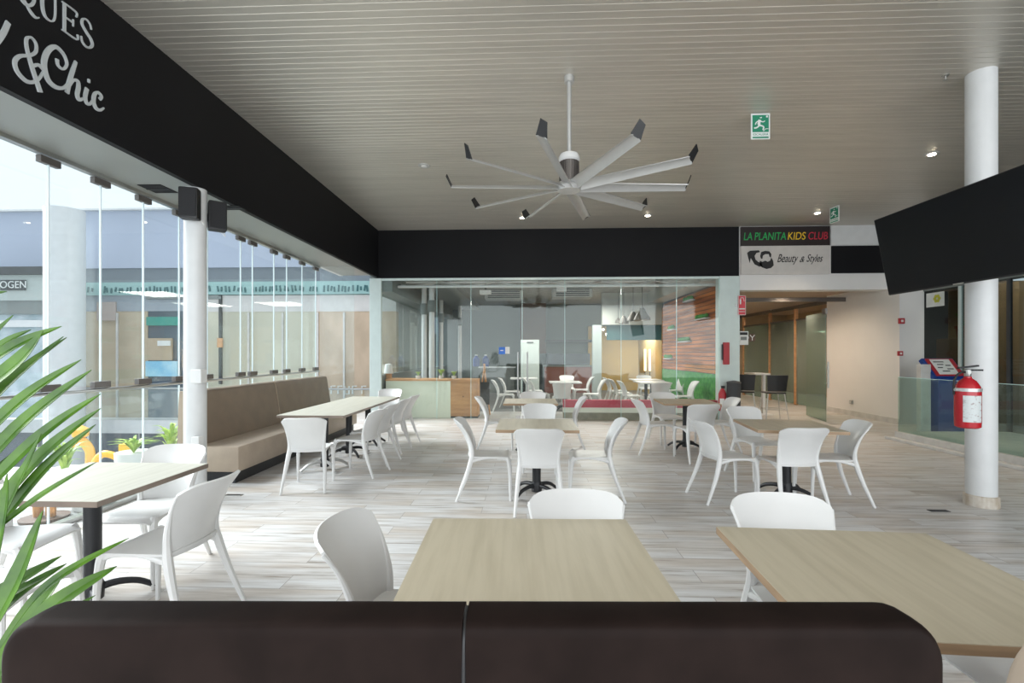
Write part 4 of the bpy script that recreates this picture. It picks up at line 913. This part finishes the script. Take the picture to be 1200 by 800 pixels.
# inner tables and chairs, seen through the glass
G2 = 'chairs inside the glazed room'
ins = [(-2, 0)]
def iw(px, D): return W((px-CX)/F*D, D)
for px, D, f_, lab in [(658, 11.75, 90, 'white chair seen from behind inside, middle of the glass front'), (634, 12.9, 5, 'white chair facing right inside, left of that chair'), (627, 13.9, 0, 'white chair facing right inside beside the door handles'), (693, 12.8, 178, 'white chair facing left inside, centre'), (681, 14.3, 180, 'white chair farther back facing left inside, centre'),
    (665, 14.9, 270, 'white chair facing us inside behind the centre table'),
    (722, 13.9, 3, 'leftmost of the three side-on white chairs inside before the mustard wall'), (730, 13.1, 0, 'middle of the three side-on white chairs inside before the mustard wall'), (741, 12.3, 2, 'rightmost of the three side-on white chairs inside before the mustard wall'),
    (771, 11.75, 90, 'white chair seen from behind inside before the green base'), (757, 14.9, 270, 'white chair facing us inside, behind the table before the mustard wall'), (782, 15.2, 200, 'white chair inside at the far end of the green base'), (789, 14.0, 190, 'white chair inside near the green base'), (800, 12.1, 180, 'rightmost white chair inside, against the green base'),
    (600, 13.6, 0, 'white chair inside left of the glass door handles'), (593, 12.6, 3, 'dim white chair inside below the blue sticker')]:
    place(0, 0, f_, lab, G2, world=iw(px, D))
for px, D, lab in ((662, 12.9, 'white table inside, centre of the glass front'), (764, 12.85, 'white table inside before the green base'), (757, 14.0, 'white table inside before the mustard wall'), (614, 14.9, 'dim table inside behind the glass doors')):
    t = table(0, 0, 0, lab, M['white'], M['silver'], M['dmetal'], world=iw(px, D)); t['group'] = 'tables inside the glazed room'
# back counter and red low wall inside
t = thing('service_counter', 'dark service counter with a red-brown front at the back of the glazed room', 'counter', iw(660, 18.4)); obj('front', box((-.7, 0, 0), (1.2, .5, 1.0), .01), mat('counter_red', (.22, .08, .06), .6), t); obj('top', box((-.75, -.05, 1.0), (1.25, .55, 1.05)), M['grey'], t)
t = thing('kitchen_unit', 'grey kitchen unit beneath the dark hood at the back of the glazed room', 'kitchen unit', iw(668, 19.2)); obj('hood', box((-1.0, 0, 1.95), (.9, .6, 2.05)), M['dgrey'], t); obj('unit', box((-.9, .1, 0), (.8, .7, 1.5), .02), mat('unit_blue', (.07, .09, .12), .5, var=.5, scale=(5, 5, 5)), t)
t = thing('glass_counter', 'grey counter with steel top running back from the easel', 'counter', iw(590, 18.4)); obj('body', box((-.9, 0, 0), (.4, .6, .95)), M['grey'], t); obj('top', box((-.95, -.05, .95), (.45, .65, 1.0)), M['steel'], t)
for k, px in enumerate((558, 569)):
    t = thing('water_bottle', ['left', 'right'][k]+' blue water bottle on the far grey counter', 'bottle', iw(px, 18.6)+Vector((0, .1, 1.0))); obj('body', lathe([(.12, 0), (.13, .03), (.13, .30), (.05, .38), (.05, .42)], n=16), mat('bottle_blue_%d' % k, (.05, .09, .28), .3), t, True); obj('cap', lathe([(.055, .42), (.055, .45)], n=12), M['white'], t)
# interior lamps
for k, (px, D, e) in enumerate(((600, 15, 25), (700, 15, 30), (760, 17.8, 45), (690, 12.3, 30))):
    l = bpy.data.lights.new('room_lamp', 'AREA'); l.size = 1.2; l.energy = e; l.color = (1, .95, .88)
    o = bpy.data.objects.new('room_lamp', l); o.location = W((px-CX)/F*D, D, 3.05 if k != 2 else 2.3); C.objects.link(o)
for k, (px, y, z) in enumerate(((934, 11.9, 2.98), (892, 14.0, 2.98), (905, 17, 2.98))):
    p = onY(px, 342, y); t = thing('downlight', ['nearest', 'second', 'farthest'][k]+' small round downlight in the warm corridor ceiling', 'ceiling light', (p.x, y, 3.0)); obj('rim', lathe([(.06, -.01), (.09, 0), (.05, 0)], n=20), M['silver'], t); obj('bulb', lathe([(.01, -.022), (.045, -.018), (.052, 0)], n=16), M['lamp'], t)
    l = bpy.data.lights.new('corridor_lamp', 'SPOT'); l.energy = 62; l.color = (1, .80, .60); l.spot_size = 2.9; l.spot_blend = 1; l.shadow_soft_size = .1
    o = bpy.data.objects.new('corridor_lamp', l); o.location = (0, 0, -.05); o.parent = t; C.objects.link(o)

# ------------------------------------------------------------------ courtyard and the facade across
YF = 13.3
struct('ground', box((-40, -10, -4.2), (-3.4, 60, -4.0)), mat('courtyard_paving', (.30, .31, .32), .7, var=.2))
fz = lambda py: onY(300, py, YF).z
X0, X1 = -17.5, -3.60
fa = thing('shopfront_building', 'long facade across the courtyard with papered shop windows and a teal strip', 'building', (X0, YF, 0))
def fbox(nm, x0, x1, z0, z1, m, dy=0, th=.25): return obj(nm, box((x0-X0, dy, z0), (x1-X0, dy+th, z1)), m, fa)
fxp = lambda px: onY(px, 400, YF).x
fbox('upper_wall', X0, X1, fz(313), fz(245), mat('lavender_render', (.42, .47, .58), .7, var=.06, scale=(.4, .4, .4)))
fbox('coping', X0, X1, fz(245), fz(243), M['colw'], -.1, .5)
fbox('dark_band', X0, X1, fz(330), fz(313), mat('slate_band', (.17, .20, .23), .6), .03)
fbox('teal_strip', X0, X1, fz(345), fz(330), mat('pale_teal', (.30, .48, .47), .6), -.04)
fbox('lower_band', X0, fxp(240), fz(364), fz(345), mat('blue_grey_band', (.32, .36, .40), .6), .02)
fbox('white_band', fxp(240), X1, fz(365), fz(346), mat('lilac_white', (.62, .60, .58), .6), .02)
pap = mat('brown_kraft_paper', (.50, .42, .31), .75, col2=(.42, .35, .25), scale=(.9, 1, 1.2), bump=.3)
pap2 = mat('cream_paper', (.56, .54, .43), .75, col2=(.48, .46, .36), scale=(.8, 1, .5), bump=.3)
pap3 = mat('creased_kraft', (.60, .46, .34), .7, col2=(.47, .36, .26), scale=(2.2, 1, 1.1), detail=6, bump=.8)
fbox('dark_window', fxp(172), fxp(216), fz(490), fz(364), mat('dark_shop_window', (.10, .13, .16), .2), .05)
fbox('paper_window', fxp(95), fxp(172), fz(490), fz(364), pap, .03); fbox('paper_window', fxp(240), fxp(371), fz(490), fz(365), pap2, .03); fbox('paper_window', fxp(371), X1, fz(490), fz(365), pap3, .03)
fbox('paper_window', fxp(57), fxp(95), fz(490), fz(364), pap2, .03); fbox('grey_pier', fxp(216), fxp(240), fz(490), fz(364), M['grey'], .0)
fbox('arched_panel', fxp(114), fxp(136), fz(375), fz(353), mat('arch_pink', (.42, .36, .33), .7), -.02, .05)
fbox('awning', fxp(173), fxp(210), fz(381), fz(371), mat('awning_green', (.03, .28, .22), .6), -.05, .1)
fbox('leaning_board', fxp(173), fxp(202), fz(422), fz(396), mat('board_tan', (.46, .37, .26), .7), -.02, .05)
fbox('notice', fxp(186), fxp(201), fz(405), fz(399), M['paper'], -.05, .02)
fbox('blue_poster', fxp(172), fxp(209), fz(441), fz(423), mat('poster_blue', (.22, .52, .72), .5, col2=(.45, .70, .80), scale=(2, 2, 2)), -.05, .03); fbox('blue_poster', fxp(58), fxp(95), fz(440), fz(423), mat('poster_blue_2', (.25, .52, .70), .5, col2=(.45, .65, .8), scale=(2, 2, 2)), -.05, .03)
fbox('door_frame', fxp(257), fxp(260), fz(450), fz(345), M['dgrey'], -.03, .06); fbox('door_lock', fxp(256), fxp(262), fz(407), fz(396), M['wood'], -.06, .04); fbox('door_track', fxp(172), fxp(260), fz(350), fz(347), M['grey'], -.04, .06)
for k in range(5): fbox('glazing_bar', fxp((136, 290, 330, 371, 402)[k]), fxp((136, 290, 330, 371, 402)[k])+.05, fz(490), fz(366), M['stone'], -.01, .05)
bm = bmesh.new(); random.seed(3); x = fxp(62)
while x < X1-.3:     # worn illegible letter marks on the teal strip
    if random.random() < .9: ribbon(bm, [(x-X0, fz(343)+random.uniform(0, .05)), (x-X0+random.uniform(-.03, .03), fz(337)+random.uniform(0, .06))], .05, Mface((0, -.05, 0), (1, 0, 0)), .01, sm=False)
    x += random.uniform(.08, .13)
obj('worn_marks', bm, M['teal'], fa)
bm = bmesh.new()    # pale mirrored shapes at the foot of the kraft paper
for k, px in enumerate((388, 396, 404, 413, 424)):
    x = fxp(px)-X0; zt, zb_ = fz(452), fz(461)
    ribbon(bm, [(x, zb_), (x, zt), (x+.12, zt)] if k != 2 else [(x, zt), (x, zb_), (x+.12, zb_), (x+.12, zt)], .035, Mface((0, .01, 0), (1, 0, 0)), .02, sm=False)
obj('pale_lettering', bm, M['paper'], fa)
fbox('slab_edge', X0, X1, fz(505), fz(490), M['colw'], -.5, .8)
fbox('lower_wall', X0, X1, -4.0, fz(505), mat('lower_blue_grey', (.14, .16, .19), .5, var=.2), .1)
for k in range(5): fbox('lower_mullion', fxp(40+k*60), fxp(40+k*60)+.06, -4.0, fz(505), M['steel'], .05, .1)
bm = box((X0-X0, -.45, fz(490)), (X1-X0, -.42, fz(455))); obj('glass_balustrade', bm, M['glass'], fa)
obj('handrail', tube([(0, -.435, fz(454)), (X1-X0, -.435, fz(454))], .03, 8), M['steel'], fa)
fbox('side_wall', X1-.2, X1, -4, fz(245), mat('side_render', (.45, .45, .44), .7), .25, 5)
# nearer kiosk with the cut-off OGEN sign, far left
a = onY(-60, 330, 12.2); b_ = onY(56, 330, 12.2)
t = thing('kiosk_building', 'grey-green kiosk with a dark OGEN sign at the far left across the courtyard', 'building', (a.x, 12.2, 0)); wk = b_.x-a.x
zk = lambda py: onY(20, py, 12.2).z
obj('fascia', box((0, 0, zk(352)), (wk, .5, zk(322))), mat('kiosk_green_grey', (.42, .47, .45), .6), t); obj('roof', box((0, -.1, zk(322)), (wk, .55, zk(313))), M['dgrey'], t)
obj('shelf_band', box((0, .02, zk(368)), (wk, .45, zk(352))), M['grey'], t); obj('counter_body', box((0, .1, -.2), (wk, .45, zk(368))), mat('kiosk_body', (.55, .62, .66), .6, col2=(.32, .42, .46), scale=(2, 2, 3)), t); obj('bright_shelf', box((0, 0, zk(383)), (wk, .1, zk(375))), M['colw'], t)
sg = onY(17, 334, 12.2); obj('sign_board', box((sg.x-a.x-.36, -.03, zk(340)), (sg.x-a.x+.32, 0, zk(328))), M['dgrey'], t)
textmesh('lettering', 'OGEN', .26, M['paper'], Mtext((sg.x-a.x, -.035, zk(334)), (1, 0, 0)), t, sx=1.0)
# pale pillar
p = at(76, 372, 12.35); t = thing('column', 'broad pale pillar across the courtyard behind the palm tips', 'column', (p.x, p.y, -4.0)); obj('shaft', lathe([(.41, 0), (.41, at(76, 246, 12.35).z+4.0)], n=30), M['colw'], t, True); obj('base', lathe([(.46, 0), (.46, .2)], n=30), M['colw'], t, True)
# far block seen through the inner room
t = thing('office_building', 'distant blue-grey building seen through the left part of the glass front', 'building', (-9, 27, -4)); obj('wall', box((-8, 0, 0), (5.2, 1, 7.9)), mat('far_blue', (.22, .28, .36), .6, var=.5, scale=(.8, .8, .8)), t)
for k in range(7): obj('window_strip', box((-6+k*1.5, -.05, 3.6), (-5+k*1.5, 0, 6.6)), M['teal'] if k % 2 else M['dgrey'], t)
# outer deck beside the glazing
struct('trim_41', box((-6.3, .5, -.35), (XG-.05, 4.55, -.02)), stripes('weathered_deck', (.33, .34, .33), (.15, .155, .15), 1, 6, .86))
# planters and play sculpture outside
def spiky(c, n, r, h, lab, m='ygreen', potd=None, hp=.28):
    t = thing('spiky_plant', lab, 'plant', c)
    obj('pot', lathe([(.14, 0), (.16, .02), (.175, hp-.02), (.18, hp), (.03, hp-.01)]), M['white'], t, True)
    for j in range(n):
        a = j*2.4; rr = r*(.6+.4*random.random()); hh = h*(.5+.5*random.random()); b0 = hp-.01
        P = smoothpts([(0, 0, b0), (rr*.35*math.cos(a), rr*.35*math.sin(a), b0+hh*.75), (rr*math.cos(a), rr*math.sin(a), b0+hh*.8)], 5); N = len(P)-1
        def fn(u, v, P=P, N=N, a=a):
            i = min(int(u*N), N); p = P[i]; wv = .035*math.sin(PI*min(u+.12, 1)); return (p.x-(v-.5)*wv*math.sin(a), p.y+(v-.5)*wv*math.cos(a), p.z)
        obj('leaf', shell(fn, N, 2, .002), M[m], t)
random.seed(11)
spiky(W(-4.06, 5.88, -.02), 26, .30, .52, 'yellow-green spiky plant in a white pot outside, left of the bench')
spiky(W(-4.18, 5.45, -.02), 26, .30, .22, 'lower yellow-green plant in a tall white pot outside, beside the taller spiky one', hp=.42)
spiky(W(-4.06, 4.78, -.02), 24, .26, .16, 'yellow-green plant outside seen under the left table edge', hp=.12)
spiky(W(-4.50, 4.95, -.02), 24, .30, .42, 'yellow-green plant outside before the yellow figure')
struct('trim_42', box((-6.3, 4.55, -.35), (XG-.05, 6.4, -.02)), M['stone'])
yf = W(-5.9, 6.55, 0)
t = thing('play_sculpture', 'orange-yellow arched play sculpture outside beyond the left table', 'sculpture', (yf.x+.55, yf.y, -.35)); t.scale = (.85, .85, .95)
struct('trim_43', box((-8.5, 6.4, -.5), (XG-.05, 7.6, -.35)), M['stone'])
obj('arch', tube(smoothpts([(-.25, 0, 0), (-.24, 0, .35), (-.1, 0, .52), (.1, 0, .50), (.24, 0, .40)], 5), .05, 10), M['yel'], t, True); obj('post', box((.22, -.07, 0), (.36, .07, .68), .02), M['yel'], t); obj('bar', box((.3, -.05, .30), (.75, .05, .36), .01), M['yel'], t)
t = thing('play_sculpture', 'orange-yellow letter-like play figure outside behind the palm leaves', 'sculpture', (yf.x-.12, yf.y+.3, -.35)); t.scale = (.72, .72, .8)
obj('body', tube(smoothpts([(-.28, 0, 0), (-.3, 0, .5), (-.05, 0, .78), (.18, 0, .62), (.20, 0, .3), (.3, 0, 0)], 5), .08, 10), M['yel'], t, True); obj('head', lathe([(.02, .80), (.13, .86), (.14, .98), (.02, 1.05)], n=18), M['yel'], t, True)
t = thing('lantern', 'pair of small copper candle cups on a wooden tray outside, under the left table', 'lantern', W(-4.23, 4.45, -.02)); obj('tray', lathe([(.17, 0), (.18, .03), (.02, .03)]), M['brownw'], t)
for dx in (-.06, .06): obj('cup', lathe([(.035, .03), (.045, .17), (.01, .16)], c=(dx, 0, 0), n=16), mat('copper_cup%d' % (dx > 0), (.55, .25, .08), .3, metal=.6), t, True)
